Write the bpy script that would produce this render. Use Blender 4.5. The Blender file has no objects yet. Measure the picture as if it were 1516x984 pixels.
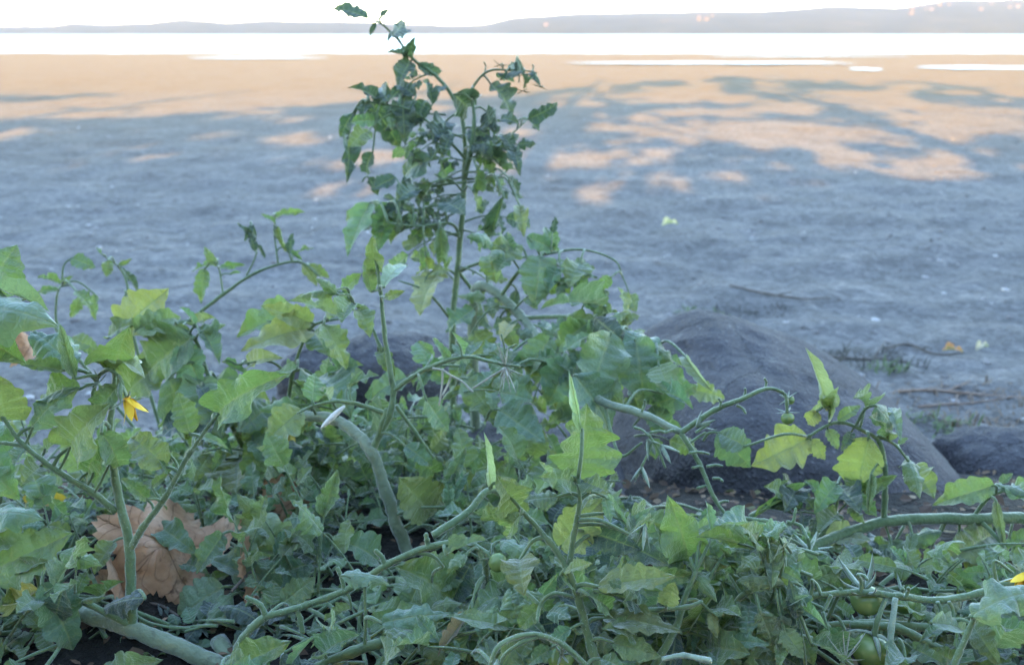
import bpy, bmesh, math, random
import numpy as np
from mathutils import Vector, Matrix, noise
R = math.radians

# ------------------------------------------------------------------ camera, sky, sun, exposure
scene = bpy.context.scene
col = scene.collection
IW, IH, FPX = 1516.0, 984.0, 1313.0
CAM_H, HORIZON = 0.80, 51.5
PITCH = math.atan((IH / 2 - HORIZON) / FPX)
cam_d = bpy.data.cameras.new('camera')
cam = bpy.data.objects.new('camera', cam_d)
col.objects.link(cam)
cam.location = (0, 0, CAM_H)
cam.rotation_euler = (R(90) - PITCH, 0, 0)
cam_d.sensor_width = 36.0
cam_d.lens = 36.0 * FPX / IW
cam_d.clip_start = 0.02
cam_d.clip_end = 30000
cam_d.dof.use_dof = True
cam_d.dof.focus_distance = 0.70
cam_d.dof.aperture_fstop = 8.0
scene.camera = cam

SUN_EL = R(20.0)
SH = Vector((0.12, 0.99, 0)).normalized()          # direction the shadows run on the beach
world = bpy.data.worlds.new('World')
scene.world = world
world.use_nodes = True
wn = world.node_tree
sky = wn.nodes.new('ShaderNodeTexSky')
sky.sky_type = 'NISHITA'
sky.sun_disc = False
sky.sun_elevation = SUN_EL
sky.sun_rotation = math.atan2(-SH.x, -SH.y)
sky.air_density = 1.0
sky.dust_density = 0.25
sky.ozone_density = 1.5
bg = wn.nodes['Background']
bg.inputs['Strength'].default_value = 0.15
wn.links.new(sky.outputs[0], bg.inputs[0])

sun_d = bpy.data.lights.new('sun', 'SUN')
sun_d.energy = 2.8
sun_d.angle = R(0.55)
sun_d.color = (1.0, 0.60, 0.17)
sun = bpy.data.objects.new('sun', sun_d)
col.objects.link(sun)
to_sun = Vector((-SH.x * math.cos(SUN_EL), -SH.y * math.cos(SUN_EL), math.sin(SUN_EL)))
sun.rotation_euler = to_sun.to_track_quat('Z', 'Y').to_euler()
sun.location = to_sun * 50

vs = scene.view_settings
vs.view_transform = 'Standard'
vs.look = 'None'
vs.exposure = 3.22
vs.gamma = 1.0
scene.cycles.max_bounces = 8
scene.cycles.transparent_max_bounces = 8

# ------------------------------------------------------------------ helpers
CP, SP = math.cos(PITCH), math.sin(PITCH)
FWD = Vector((0, CP, -SP)); UPV = Vector((0, SP, CP)); RGT = Vector((1, 0, 0))
CAMV = Vector((0, 0, CAM_H))
UP = Vector((0, 0, 1))
def P(x, y, d):
    """A point seen at (x, y) of the photograph, d metres deep."""
    return CAMV + (FWD + RGT * ((x - IW / 2) / FPX) - UPV * ((y - IH / 2) / FPX)) * d
def pix(p):
    q = p - CAMV; d = q.dot(FWD)
    if d <= 0.01: return (-9e9, 9e9)
    return (IW / 2 + FPX * q.dot(RGT) / d, IH / 2 - FPX * q.dot(UPV) / d)
def smooth(a, b, t):
    t = min(1, max(0, (t - a) / (b - a))); return t * t * (3 - 2 * t)
def lerp_table(tab, x):
    if x <= tab[0][0]: return tab[0][1]
    for (a, va), (b, vb) in zip(tab, tab[1:]):
        if x <= b: return va + (vb - va) * (x - a) / (b - a)
    return tab[-1][1]
def mesh_from(name, verts, faces, mat=None, smooth_shade=True):
    me = bpy.data.meshes.new(name)
    me.from_pydata([tuple(v) for v in verts], [], faces)
    if smooth_shade: me.polygons.foreach_set('use_smooth', [True] * len(me.polygons))
    if mat: me.materials.append(mat)
    me.update()
    return me
def new_obj(name, me, parent=None, loc=(0, 0, 0)):
    o = bpy.data.objects.new(name, me)
    col.objects.link(o)
    o.location = loc
    if parent: o.parent = parent
    return o
def tag(o, label, cat, group=None, kind=None):
    if label: o['label'] = label
    if cat: o['category'] = cat
    if group: o['group'] = group
    if kind: o['kind'] = kind
    return o
def spline(pts, n=6):
    """Catmull-Rom through the points."""
    pts = [Vector(p) for p in pts]
    if len(pts) < 3:
        return [pts[0].lerp(pts[-1], i / n) for i in range(n + 1)]
    ext = [pts[0] * 2 - pts[1]] + pts + [pts[-1] * 2 - pts[-2]]
    out = []
    for i in range(1, len(ext) - 2):
        a, b, c, d = ext[i - 1:i + 3]
        for k in range(n):
            t = k / n
            out.append(0.5 * ((2 * b) + (c - a) * t + (2 * a - 5 * b + 4 * c - d) * t * t + (3 * b - a - 3 * c + d) * t ** 3))
    out.append(pts[-1])
    return out
def tube_geo(path, radii, sides=8, knots=None, V=None, F=None):
    V = [] if V is None else V; F = [] if F is None else F
    b0 = len(V); n = len(path)
    ref = None
    for i, p in enumerate(path):
        t = (path[min(i + 1, n - 1)] - path[max(i - 1, 0)])
        if t.length < 1e-9: t = Vector((0, 0, 1))
        t.normalize()
        if ref is None: ref = t.orthogonal().normalized()
        ref = (ref - t * ref.dot(t)); ref.normalize()
        bi = t.cross(ref)
        r = radii[i]
        for k in range(sides):
            a = 2 * math.pi * k / sides
            rk = r * (1 + .10 * noise.noise((i * .45, math.cos(a) * 1.3 + r * 900, math.sin(a) * 1.3)) + .05 * math.cos(4 * a))
            V.append(p + (ref * math.cos(a) + bi * math.sin(a)) * rk)
    for i in range(n - 1):
        for k in range(sides):
            k2 = (k + 1) % sides
            F.append((b0 + i * sides + k, b0 + i * sides + k2, b0 + (i + 1) * sides + k2, b0 + (i + 1) * sides + k))
    V.append(path[-1] + (path[-1] - path[-2]).normalized() * radii[-1] * 0.6); tip = len(V) - 1
    for k in range(sides):
        F.append((b0 + (n - 1) * sides + k, b0 + (n - 1) * sides + (k + 1) % sides, tip))
    V.append(path[0]); s0 = len(V) - 1
    for k in range(sides):
        F.append((b0 + (k + 1) % sides, b0 + k, s0))
    return V, F

# ------------------------------------------------------------------ materials
class NT:
    def __init__(s, name):
        s.m = bpy.data.materials.new(name); s.m.use_nodes = True
        s.t = s.m.node_tree; s.t.nodes.clear()
        s.out = s.n('ShaderNodeOutputMaterial')
    def n(s, typ, **kw):
        nd = s.t.nodes.new(typ)
        for k, v in kw.items():
            if k in nd.inputs.keys() if hasattr(nd.inputs, 'keys') else False: nd.inputs[k].default_value = v
            else: setattr(nd, k, v)
        return nd
    def l(s, a, b): s.t.links.new(a, b)
    def math(s, op, a, b=None, c=None, clamp=False):
        nd = s.t.nodes.new('ShaderNodeMath'); nd.operation = op; nd.use_clamp = clamp
        for i, v in enumerate((a, b, c)):
            if v is None: continue
            if isinstance(v, (int, float)): nd.inputs[i].default_value = v
            else: s.l(v, nd.inputs[i])
        return nd.outputs[0]
    def noise(s, vec, scale, detail=4, rough=0.55, dist=0.0):
        nd = s.t.nodes.new('ShaderNodeTexNoise')
        nd.inputs['Scale'].default_value = scale; nd.inputs['Detail'].default_value = detail
        nd.inputs['Roughness'].default_value = rough; nd.inputs['Distortion'].default_value = dist
        if vec is not None: s.l(vec, nd.inputs['Vector'])
        return nd.outputs[0]
    def ramp(s, fac, stops):
        nd = s.t.nodes.new('ShaderNodeValToRGB')
        el = nd.color_ramp.elements
        while len(el) < len(stops): el.new(0.5)
        for e, (p, c) in zip(el, stops):
            e.position = p; e.color = (*c, 1) if len(c) == 3 else c
        s.l(fac, nd.inputs[0]); return nd.outputs[0]
    def mix(s, fac, a, b, mode='MIX'):
        nd = s.t.nodes.new('ShaderNodeMix'); nd.data_type = 'RGBA'; nd.blend_type = mode
        for i, v in ((0, fac), (6, a), (7, b)):
            if isinstance(v, (int, float)): nd.inputs[i].default_value = v
            elif isinstance(v, tuple): nd.inputs[i].default_value = (*v, 1)
            else: s.l(v, nd.inputs[i])
        return nd.outputs[2]
    def bump(s, h, strength=0.3, dist=0.01):
        nd = s.t.nodes.new('ShaderNodeBump')
        nd.inputs['Strength'].default_value = strength; nd.inputs['Distance'].default_value = dist
        s.l(h, nd.inputs['Height']); return nd.outputs[0]
    def bsdf(s, color, rough=0.6, spec=0.4, normal=None, sheen=0.0, **kw):
        nd = s.t.nodes.new('ShaderNodeBsdfPrincipled')
        for key, v in (('Base Color', color), ('Roughness', rough), ('Specular IOR Level', spec), ('Sheen Weight', sheen), *kw.items()):
            if isinstance(v, (int, float)): nd.inputs[key].default_value = v
            elif isinstance(v, tuple): nd.inputs[key].default_value = (*v, 1)
            else: s.l(v, nd.inputs[key])
        if normal is not None: s.l(normal, nd.inputs['Normal'])
        return nd.outputs[0]
    def done(s, sh):
        s.l(sh, s.out.inputs['Surface']); return s.m

def leaf_material(name, sheen=0.7, trans=0.42):
    k = NT(name)
    oi = k.n('ShaderNodeObjectInfo')
    uv = k.n('ShaderNodeUVMap'); uv.uv_map = 'uv'
    sep = k.n('ShaderNodeSeparateXYZ'); k.l(uv.outputs[0], sep.inputs[0])
    tc = k.n('ShaderNodeTexCoord')
    u = sep.outputs[0]
    s = k.math('ABSOLUTE', k.math('MULTIPLY', k.math('SUBTRACT', sep.outputs[1], 0.5), 2.0))
    # secondary veins follow the rows of the blade
    wob = k.math('ADD', k.math('MULTIPLY', k.noise(tc.outputs['Object'], 5.0, 3), 0.16), oi.outputs['Random'])
    fr = k.math('FRACT', k.math('MULTIPLY', k.math('ADD', u, wob), k.math('MULTIPLY_ADD', oi.outputs['Random'], 2.0, 5.2)))
    tri = k.math('ABSOLUTE', k.math('SUBTRACT', fr, 0.5))                # 0.5 on a vein
    sec = k.math('SMOOTH_MIN', k.math('MULTIPLY', k.math('SUBTRACT', tri, 0.435), 16.0, clamp=True), 1.0, 0.1)
    sec = k.math('MULTIPLY', sec, k.math('SUBTRACT', 1.0, k.math('MULTIPLY', s, 0.75)), clamp=True)
    mid = k.math('MULTIPLY', k.math('SUBTRACT', 0.10, s), 14.0, clamp=True)
    vor = k.n('ShaderNodeTexVoronoi'); vor.feature = 'DISTANCE_TO_EDGE'; vor.inputs['Scale'].default_value = 16.0
    k.l(tc.outputs['Object'], vor.inputs['Vector'])
    ret = k.math('MULTIPLY', k.math('SUBTRACT', 0.07, vor.outputs['Distance']), 7.0, clamp=True)
    vein = k.math('MAXIMUM', k.math('MAXIMUM', sec, mid), k.math('MULTIPLY', ret, 0.25))
    mott = k.noise(tc.outputs['Object'], 3.2, 4)
    hsv = k.n('ShaderNodeHueSaturation')
    k.l(oi.outputs['Color'], hsv.inputs['Color'])
    k.l(k.math('MULTIPLY_ADD', oi.outputs['Random'], 0.035, 0.483), hsv.inputs['Hue'])
    k.l(k.math('MULTIPLY_ADD', mott, 0.9, 0.55), hsv.inputs['Value'])
    basec = hsv.outputs[0]
    # paler veins, blotches going yellow, a few brown specks
    c1 = k.mix(k.math('MULTIPLY', vein, 0.5), basec, (0.30, 0.36, 0.16))
    blot = k.math('MULTIPLY', k.math('SUBTRACT', k.noise(tc.outputs['Object'], 1.7, 3), 0.60), 5.0, clamp=True)
    c1 = k.mix(k.math('MULTIPLY', blot, 0.6), c1, (0.24, 0.24, 0.06))
    spk = k.math('MULTIPLY', k.math('SUBTRACT', k.noise(tc.outputs['Object'], 14.0, 2), 0.73), 12.0, clamp=True)
    c1 = k.mix(k.math('MULTIPLY', spk, 0.6), c1, (0.12, 0.075, 0.03))
    geo = k.n('ShaderNodeNewGeometry')
    under = k.mix(0.5, c1, (0.20, 0.26, 0.16))
    cc = k.mix(geo.outputs['Backfacing'], c1, under)
    quilt = k.math('SINE', k.math('MULTIPLY', fr, math.pi))
    v2 = k.n('ShaderNodeTexVoronoi'); v2.feature = 'SMOOTH_F1'; v2.inputs['Scale'].default_value = 9.0; k.l(tc.outputs['Object'], v2.inputs['Vector'])
    h = k.math('ADD', k.math('MULTIPLY', quilt, 0.45), k.math('MULTIPLY', k.math('MINIMUM', vor.outputs['Distance'], 0.2), 2.2))
    h = k.math('ADD', h, k.math('SUBTRACT', k.math('MULTIPLY', k.noise(tc.outputs['Object'], 7.0, 3), 1.6), k.math('MULTIPLY', v2.outputs['Distance'], 1.6)))
    h = k.math('SUBTRACT', h, k.math('MULTIPLY', mid, 0.7))
    nrm = k.bump(h, 0.5, 0.0020)
    sh = k.bsdf(cc, 0.31, 0.6, nrm, sheen)
    tr = k.n('ShaderNodeBsdfTranslucent')
    tcol = k.mix(1.0, cc, (1.28, 1.32, 0.72), 'MULTIPLY')
    k.l(k.mix(k.math('MULTIPLY', vein, 0.3), tcol, (0.10, 0.14, 0.03)), tr.inputs['Color'])
    k.l(nrm, tr.inputs['Normal'])
    mx = k.n('ShaderNodeMixShader'); mx.inputs[0].default_value = trans
    k.l(sh, mx.inputs[1]); k.l(tr.outputs[0], mx.inputs[2])
    return k.done(mx.outputs[0])

def stem_material(name, c0, c1, c2, rough=0.55, sheen=0.5):
    k = NT(name)
    tc = k.n('ShaderNodeTexCoord')
    n1 = k.noise(tc.outputs['Object'], 38.0, 4)
    n2 = k.noise(tc.outputs['Object'], 240.0, 3)
    cc = k.ramp(n1, [(0.3, c0), (0.55, c1), (0.75, c2)])
    cc = k.mix(k.math('MULTIPLY', n2, 0.5), cc, tuple(min(1, x * 1.6) for x in c1))
    scar = k.math('MULTIPLY', k.math('SUBTRACT', k.noise(tc.outputs['Object'], 90.0, 3), 0.60), 8.0, clamp=True)
    cc = k.mix(k.math('MULTIPLY', scar, 0.55), cc, tuple(x * 0.4 for x in c0))
    return k.done(k.bsdf(cc, rough, 0.4, k.bump(k.math('ADD', n1, k.math('MULTIPLY', n2, 0.5)), 0.8, 0.004), sheen))

M = {}
M['leaf'] = leaf_material('leaf_blade')
M['stem'] = stem_material('green_stem', (0.062, 0.105, 0.036), (0.10, 0.15, 0.055), (0.14, 0.175, 0.08))
M['straw'] = stem_material('white_straw', (0.42, 0.40, 0.33), (0.55, 0.53, 0.46), (0.48, 0.45, 0.36))
M['old_stem'] = stem_material('old_grey_stem', (0.085, 0.115, 0.055), (0.15, 0.18, 0.10), (0.12, 0.165, 0.07))
M['dry_stem'] = stem_material('dry_straw', (0.20, 0.19, 0.13), (0.29, 0.28, 0.21), (0.25, 0.24, 0.16))
M['hair'] = stem_material('stem_hair', (0.42, 0.48, 0.36), (0.5, 0.55, 0.44), (0.5, 0.55, 0.44))
M['sepal'] = stem_material('sepal_green', (0.12, 0.17, 0.09), (0.20, 0.25, 0.16), (0.26, 0.30, 0.20))
def simple(name, c0, c1, scale, rough=0.5, spec=0.4, bump=0.2, bd=0.002, sheen=0.0, **kw):
    k = NT(name); tc = k.n('ShaderNodeTexCoord')
    n1 = k.noise(tc.outputs['Object'], scale, 5)
    return k.done(k.bsdf(k.ramp(n1, [(0.3, c0), (0.7, c1)]), rough, spec, k.bump(n1, bump, bd), sheen, **kw))
M['petal'] = simple('yellow_petal', (0.80, 0.44, 0.02), (0.86, 0.60, 0.05), 120, 0.55, 0.2)
M['anther'] = simple('yellow_anther', (0.78, 0.36, 0.02), (0.85, 0.48, 0.04), 200, 0.5, 0.3)
M['fruit'] = simple('green_tomato_skin', (0.12, 0.19, 0.05), (0.22, 0.28, 0.09), 60, 0.25, 0.5, 0.05)
M['wood'] = simple('weathered_twig', (0.08, 0.065, 0.05), (0.17, 0.14, 0.115), 45, 0.8, 0.2, 0.6)
M['reed'] = simple('washed_up_reed', (0.20, 0.13, 0.09), (0.36, 0.27, 0.20), 30, 0.8, 0.2, 0.4)
M['bark'] = simple('tree_bark', (0.05, 0.04, 0.03), (0.13, 0.11, 0.09), 8, 0.9, 0.2, 0.8, 0.02)

def dry_leaf_material():
    k = NT('dry_brown_leaf'); tc = k.n('ShaderNodeTexCoord')
    v = tc.outputs['Object']
    sep = k.n('ShaderNodeSeparateXYZ'); k.l(v, sep.inputs[0])
    ang = k.math('ARCTAN2', sep.outputs[1], sep.outputs[0])
    ln = k.n('ShaderNodeVectorMath'); ln.operation = 'LENGTH'; k.l(v, ln.inputs[0]); rr = ln.outputs['Value']
    n1 = k.noise(v, 26, 6, 0.6); n2 = k.noise(v, 150, 5, 0.65)
    a5 = k.math('ADD', ang, k.math('MULTIPLY', k.math('SUBTRACT', n1, 0.5), 0.35))
    rib = k.math('SUBTRACT', 1.0, k.math('MULTIPLY', k.math('MULTIPLY', k.math('ABSOLUTE', k.math('SINE', k.math('MULTIPLY', a5, 2.5))), rr), 420.0), clamp=True)
    side = k.math('FRACT', k.math('ADD', k.math('MULTIPLY', rr, 95.0), k.math('MULTIPLY', k.math('ABSOLUTE', k.math('SINE', k.math('MULTIPLY', a5, 2.5))), -1.6)))
    sv = k.math('MULTIPLY', k.math('SUBTRACT', k.math('ABSOLUTE', k.math('SUBTRACT', side, 0.5)), 0.42), 9.0, clamp=True)
    cc = k.ramp(n1, [(0.25, (0.32, 0.16, 0.08)), (0.48, (0.60, 0.34, 0.19)), (0.72, (0.74, 0.52, 0.36))])
    cc = k.mix(k.math('MULTIPLY', n2, 0.6), cc, (0.27, 0.14, 0.08))
    cc = k.mix(k.math('MULTIPLY', k.math('MAXIMUM', rib, k.math('MULTIPLY', sv, 0.5)), 0.6), cc, (0.22, 0.11, 0.06))
    spot = k.math('MULTIPLY', k.math('SUBTRACT', k.noise(v, 75, 3), 0.63), 10.0, clamp=True)
    cc = k.mix(k.math('MULTIPLY', spot, 0.7), cc, (0.10, 0.05, 0.03))
    h = k.math('ADD', k.math('MULTIPLY', n2, 0.5), k.math('ADD', rib, k.math('MULTIPLY', sv, 0.5)))
    sh = k.bsdf(cc, 0.55, 0.35, k.bump(h, 0.8, 0.003))
    tr = k.n('ShaderNodeBsdfTranslucent'); k.l(cc, tr.inputs[0])
    mx = k.n('ShaderNodeMixShader'); mx.inputs[0].default_value = 0.25
    k.l(sh, mx.inputs[1]); k.l(tr.outputs[0], mx.inputs[2])
    return k.done(mx.outputs[0])
M['dry_leaf'] = dry_leaf_material()

def rock_material():
    k = NT('grey_rock'); tc = k.n('ShaderNodeTexCoord')
    v = tc.outputs['Object']
    n1 = k.noise(v, 5, 6, 0.6); n2 = k.noise(v, 45, 5, 0.65); n3 = k.noise(v, 160, 3)
    cc = k.ramp(n1, [(0.3, (0.05, 0.046, 0.048)), (0.5, (0.078, 0.072, 0.074)), (0.72, (0.115, 0.107, 0.106))])
    cc = k.mix(k.math('MULTIPLY', n2, 0.45), cc, (0.045, 0.04, 0.042))
    lich = k.math('MULTIPLY', k.math('SUBTRACT', k.noise(v, 20, 4), 0.63), 9.0, clamp=True)
    cc = k.mix(k.math('MULTIPLY', lich, 0.4), cc, (0.22, 0.22, 0.21))
    crack = k.n('ShaderNodeTexVoronoi'); crack.feature = 'DISTANCE_TO_EDGE'; crack.inputs['Scale'].default_value = 6.0
    wv = k.n('ShaderNodeVectorMath'); wv.operation = 'ADD'; k.l(v, wv.inputs[0])
    sc3 = k.n('ShaderNodeCombineXYZ')
    for q in range(3): k.l(k.math('MULTIPLY', n1, 0.35), sc3.inputs[q])
    k.l(sc3.outputs[0], wv.inputs[1]); k.l(wv.outputs[0], crack.inputs['Vector'])
    cr = k.math('MULTIPLY', k.math('SUBTRACT', 0.02, crack.outputs['Distance']), 40.0, clamp=True)
    cc = k.mix(k.math('MULTIPLY', cr, 0.5), cc, (0.03, 0.027, 0.027))
    grit = k.math('MULTIPLY', k.math('SUBTRACT', n3, 0.60), 9.0, clamp=True)
    cc = k.mix(k.math('MULTIPLY', grit, 0.5), cc, (0.24, 0.23, 0.22))
    h = k.math('ADD', k.math('MULTIPLY', n1, 0.6), k.math('ADD', k.math('MULTIPLY', n2, 0.7), k.math('MULTIPLY', n3, 0.4)))
    h = k.math('SUBTRACT', h, k.math('MULTIPLY', cr, 0.25))
    return k.done(k.bsdf(cc, 0.82, 0.3, k.bump(h, 1.0, 0.02)))
M['rock'] = rock_material()

def ground_material():
    k = NT('lake_beach_sand'); tc = k.n('ShaderNodeTexCoord')
    v = tc.outputs['Object']
    sep = k.n('ShaderNodeSeparateXYZ'); k.l(v, sep.inputs[0])
    n0 = k.noise(v, 0.35, 4); n1 = k.noise(v, 2.2, 6, 0.6); n2 = k.noise(v, 14, 6, 0.65); n3 = k.noise(v, 90, 4, 0.6); n4 = k.noise(v, 33, 5, 0.7)
    cc = k.ramp(n1, [(0.3, (0.142, 0.132, 0.121)), (0.5, (0.205, 0.191, 0.174)), (0.7, (0.27, 0.252, 0.23))])
    cc = k.mix(k.math('MULTIPLY', n2, 0.5), cc, (0.14, 0.13, 0.116))
    cc = k.mix(k.math('MULTIPLY', k.math('SUBTRACT', n4, 0.45), 3.0, clamp=True), cc, (0.135, 0.125, 0.112))
    cc = k.mix(k.math('MULTIPLY', k.math('SUBTRACT', 0.42, n4), 4.0, clamp=True), cc, (0.27, 0.25, 0.225))
    g1 = k.n('ShaderNodeTexVoronoi'); g1.inputs['Scale'].default_value = 26; k.l(v, g1.inputs['Vector'])
    g2 = k.n('ShaderNodeTexVoronoi'); g2.inputs['Scale'].default_value = 75; k.l(v, g2.inputs['Vector'])
    s1 = k.n('ShaderNodeSeparateColor'); k.l(g1.outputs['Color'], s1.inputs[0]); s2 = k.n('ShaderNodeSeparateColor'); k.l(g2.outputs['Color'], s2.inputs[0])
    gr = k.math('ADD', k.math('MULTIPLY', s1.outputs[0], 0.5), k.math('MULTIPLY', s2.outputs[0], 0.5))
    cc = k.mix(1.0, cc, k.ramp(gr, [(0.1, (0.66, 0.65, 0.64)), (0.5, (0.97, 0.97, 0.97)), (0.9, (1.32, 1.30, 1.28))]), 'MULTIPLY')
    # darker damp silt patches and crumbs of weed
    dark = k.math('MULTIPLY', k.math('SUBTRACT', k.noise(v, 5.5, 5, 0.7, 0.6), 0.58), 6.0, clamp=True)
    cc = k.mix(k.math('MULTIPLY', dark, 0.6), cc, (0.06, 0.057, 0.053))
    fleck = k.math('MULTIPLY', k.math('SUBTRACT', n3, 0.66), 10.0, clamp=True)
    cc = k.mix(k.math('MULTIPLY', fleck, 0.5), cc, (0.28, 0.265, 0.24))
    # the flats further out are browner, with warm low sunlight painted into the orange
    far = k.n('ShaderNodeMapRange'); far.inputs[1].default_value = 6; far.inputs[2].default_value = 17
    k.l(k.math('ADD', sep.outputs[1], k.math('MULTIPLY', n0, 6.0)), far.inputs[0])
    cc = k.mix(k.math('MULTIPLY', far.outputs[0], 0.8), cc, (0.172, 0.114, 0.043))
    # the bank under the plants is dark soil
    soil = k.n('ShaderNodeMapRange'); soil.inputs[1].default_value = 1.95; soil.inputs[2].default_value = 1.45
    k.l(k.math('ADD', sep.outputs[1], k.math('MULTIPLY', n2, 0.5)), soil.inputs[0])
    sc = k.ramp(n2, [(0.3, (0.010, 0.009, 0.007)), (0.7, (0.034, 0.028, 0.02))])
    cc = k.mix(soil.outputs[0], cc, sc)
    h = k.math('ADD', k.math('MULTIPLY', n1, 0.5), k.math('ADD', k.math('MULTIPLY', n2, 0.9), k.math('ADD', k.math('MULTIPLY', n4, 0.6), k.math('MULTIPLY', n3, 0.35))))
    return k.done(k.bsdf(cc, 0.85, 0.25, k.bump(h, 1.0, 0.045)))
M['ground'] = ground_material()

def water_material(name, rough, bscale, bstr, bdist=0.15):
    k = NT(name); tc = k.n('ShaderNodeTexCoord')
    mp = k.n('ShaderNodeMapping'); mp.inputs['Scale'].default_value = (0.3, 1.0, 1.0)
    k.l(tc.outputs['Object'], mp.inputs[0])
    n1 = k.noise(mp.outputs[0], bscale, 4)
    return k.done(k.bsdf((0.10, 0.14, 0.15), rough, 0.5, k.bump(n1, bstr, bdist), IOR=1.333))
M['water'] = water_material('lake_water', 0.30, 0.9, 1.0, 0.7)
M['puddle'] = water_material('puddle_water', 0.3, 3.0, 0.3)
def hill_material():
    k = NT('wooded_hill'); tc = k.n('ShaderNodeTexCoord'); v = tc.outputs['Object']
    n1 = k.noise(v, 0.006, 6, 0.65); n2 = k.noise(v, 0.03, 4)
    cc = k.ramp(n1, [(0.35, (0.018, 0.022, 0.016)), (0.55, (0.032, 0.034, 0.022)), (0.75, (0.07, 0.06, 0.04))])
    cc = k.mix(k.math('MULTIPLY', n2, 0.5), cc, (0.016, 0.02, 0.014))
    return k.done(k.bsdf(cc, 0.9, 0.1))
M['hill'] = hill_material()
M['house_wall'] = simple('pale_house_wall', (0.075, 0.06, 0.055), (0.10, 0.085, 0.075), 0.4, 0.8, 0.2, 0.0)
M['house_roof'] = simple('red_tile_roof', (0.12, 0.07, 0.055), (0.16, 0.09, 0.07), 0.4, 0.8, 0.2, 0.0)
def tree_leaf_material():
    k = NT('tree_leaf'); oi = k.n('ShaderNodeNewGeometry')
    n = k.noise(oi.outputs['Position'], 1.5, 3)
    cc = k.ramp(n, [(0.3, (0.035, 0.06, 0.02)), (0.7, (0.09, 0.12, 0.035))])
    sh = k.bsdf(cc, 0.5, 0.4)
    tr = k.n('ShaderNodeBsdfTranslucent'); k.l(cc, tr.inputs[0])
    mx = k.n('ShaderNodeMixShader'); mx.inputs[0].default_value = 0.3
    k.l(sh, mx.inputs[1]); k.l(tr.outputs[0], mx.inputs[2])
    return k.done(mx.outputs[0])
M['tree_leaf'] = tree_leaf_material()

# ------------------------------------------------------------------ ground, lake, hills
def gz(x, y):
    bank = 0.27 * (1 - smooth(0.75, 1.75, y + 0.12 * noise.noise((x * 1.3, 3.1, 0))))
    z = bank
    if y > 1.2:
        a = smooth(1.2, 2.2, y)
        z += a * 0.024 * noise.noise((x * 3.1, y * 3.1, 1.7)) + a * 0.016 * noise.noise((x * 8.3, y * 8.3, 4.2))
        z += a * 0.022 * noise.noise((x * 0.8, y * 0.8, 7.7))
        if y > 40:
            z -= 0.10 * smooth(40, 50, y + 1.5 * noise.noise((x * 0.05, 0, 3))) + 0.4 * smooth(50, 90, y)
    else:
        z += 0.012 * noise.noise((x * 9, y * 9, 0.3))
    return z
def build_ground():
    ys = [-40, -20, -10, -6, -3, -1.5, -0.6, 0]
    y = 0.3
    while y < 60:
        ys.append(y); y += 0.03 if y < 3 else 0.03 * (y / 3) ** 1.15
    ys += [70, 90, 140, 300, 800, 2000, 5000]
    nx = 150; V = []; F = []
    for yy in ys:
        half = max(3.0, abs(yy) * 0.95 + 1.2)
        if yy < 0: half = 40
        for i in range(nx):
            t = i / (nx - 1) * 2 - 1
            x = half * t
            V.append((x, yy, gz(x, yy)))
    for j in range(len(ys) - 1):
        for i in range(nx - 1):
            a = j * nx + i
            F.append((a, a + 1, a + nx + 1, a + nx))
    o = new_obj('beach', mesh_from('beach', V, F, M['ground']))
    tag(o, 'grey brown sandy lake beach dappled with tree shade', None, kind='structure')
build_ground()
def build_lake():
    V = [(-60, 41, -0.045), (60, 41, -0.045), (5000, 5000, -0.045), (-5000, 5000, -0.045)]
    o = new_obj('lake', mesh_from('lake', V, [(0, 1, 2, 3)], M['water']))
    tag(o, 'bright calm lake beyond the beach', None, kind='structure')
build_lake()
def ground_hit(x, y, z=0.0):
    r = (P(x, y, 1) - CAMV); t = (z - CAM_H) / r.z
    return CAMV + r * t
rng = random.Random(7)
def puddle(x0, x1, y0, y1, label, seed):
    """Shallow water lying on the flats, outlined by noise."""
    a = ground_hit(x0, (y0 + y1) / 2); b = ground_hit(x1, (y0 + y1) / 2)
    yn = ground_hit(760, y1).y; yf = ground_hit(760, y0).y
    c = (a + b) / 2; rx = (b.x - a.x) / 2; ry = abs(yf - yn) / 2 * .55
    zmax = max(gz(c.x + rx * math.cos(t) * q, (yn + yf) / 2 + ry * math.sin(t) * q) for t in [i * 0.5 for i in range(13)] for q in (0, 0.35, 0.7, 1)) + 0.004
    V = [Vector((0, 0, 0))]; n = 72
    for i in range(n):
        t = 2 * math.pi * i / n
        r = 1 + 0.75 * noise.noise((math.cos(t) * 2.4 + seed, math.sin(t) * 2.4, seed * 1.7)) + 0.25 * noise.noise((math.cos(t) * 7, math.sin(t) * 7, seed))
        V.append(Vector((rx * math.cos(t) * r, ry * math.sin(t) * r, 0)))
    F = [(0, i, i % n + 1) for i in range(1, n + 1)]
    o = new_obj('puddle', mesh_from('puddle', V, F, M['puddle']), loc=(c.x, (yn + yf) / 2, zmax))
    tag(o, label, None, kind='structure')
puddle(300, 470, 85, 88.5, 'thin puddle of pale water on the flats left of the tall plant', 1.3)
puddle(890, 1240, 93, 97.5, 'long pale puddle on the flats right of the tall plant', 2.9)
puddle(1262, 1300, 101, 106, 'small pale puddle between the two long puddles', 4.1)
puddle(1358, 1540, 98, 105, 'wide white puddle at the right edge of the flats', 5.7)
puddle(1050, 1330, 83, 85, 'faint thin puddle far out near the water line', 8.2)

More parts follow.
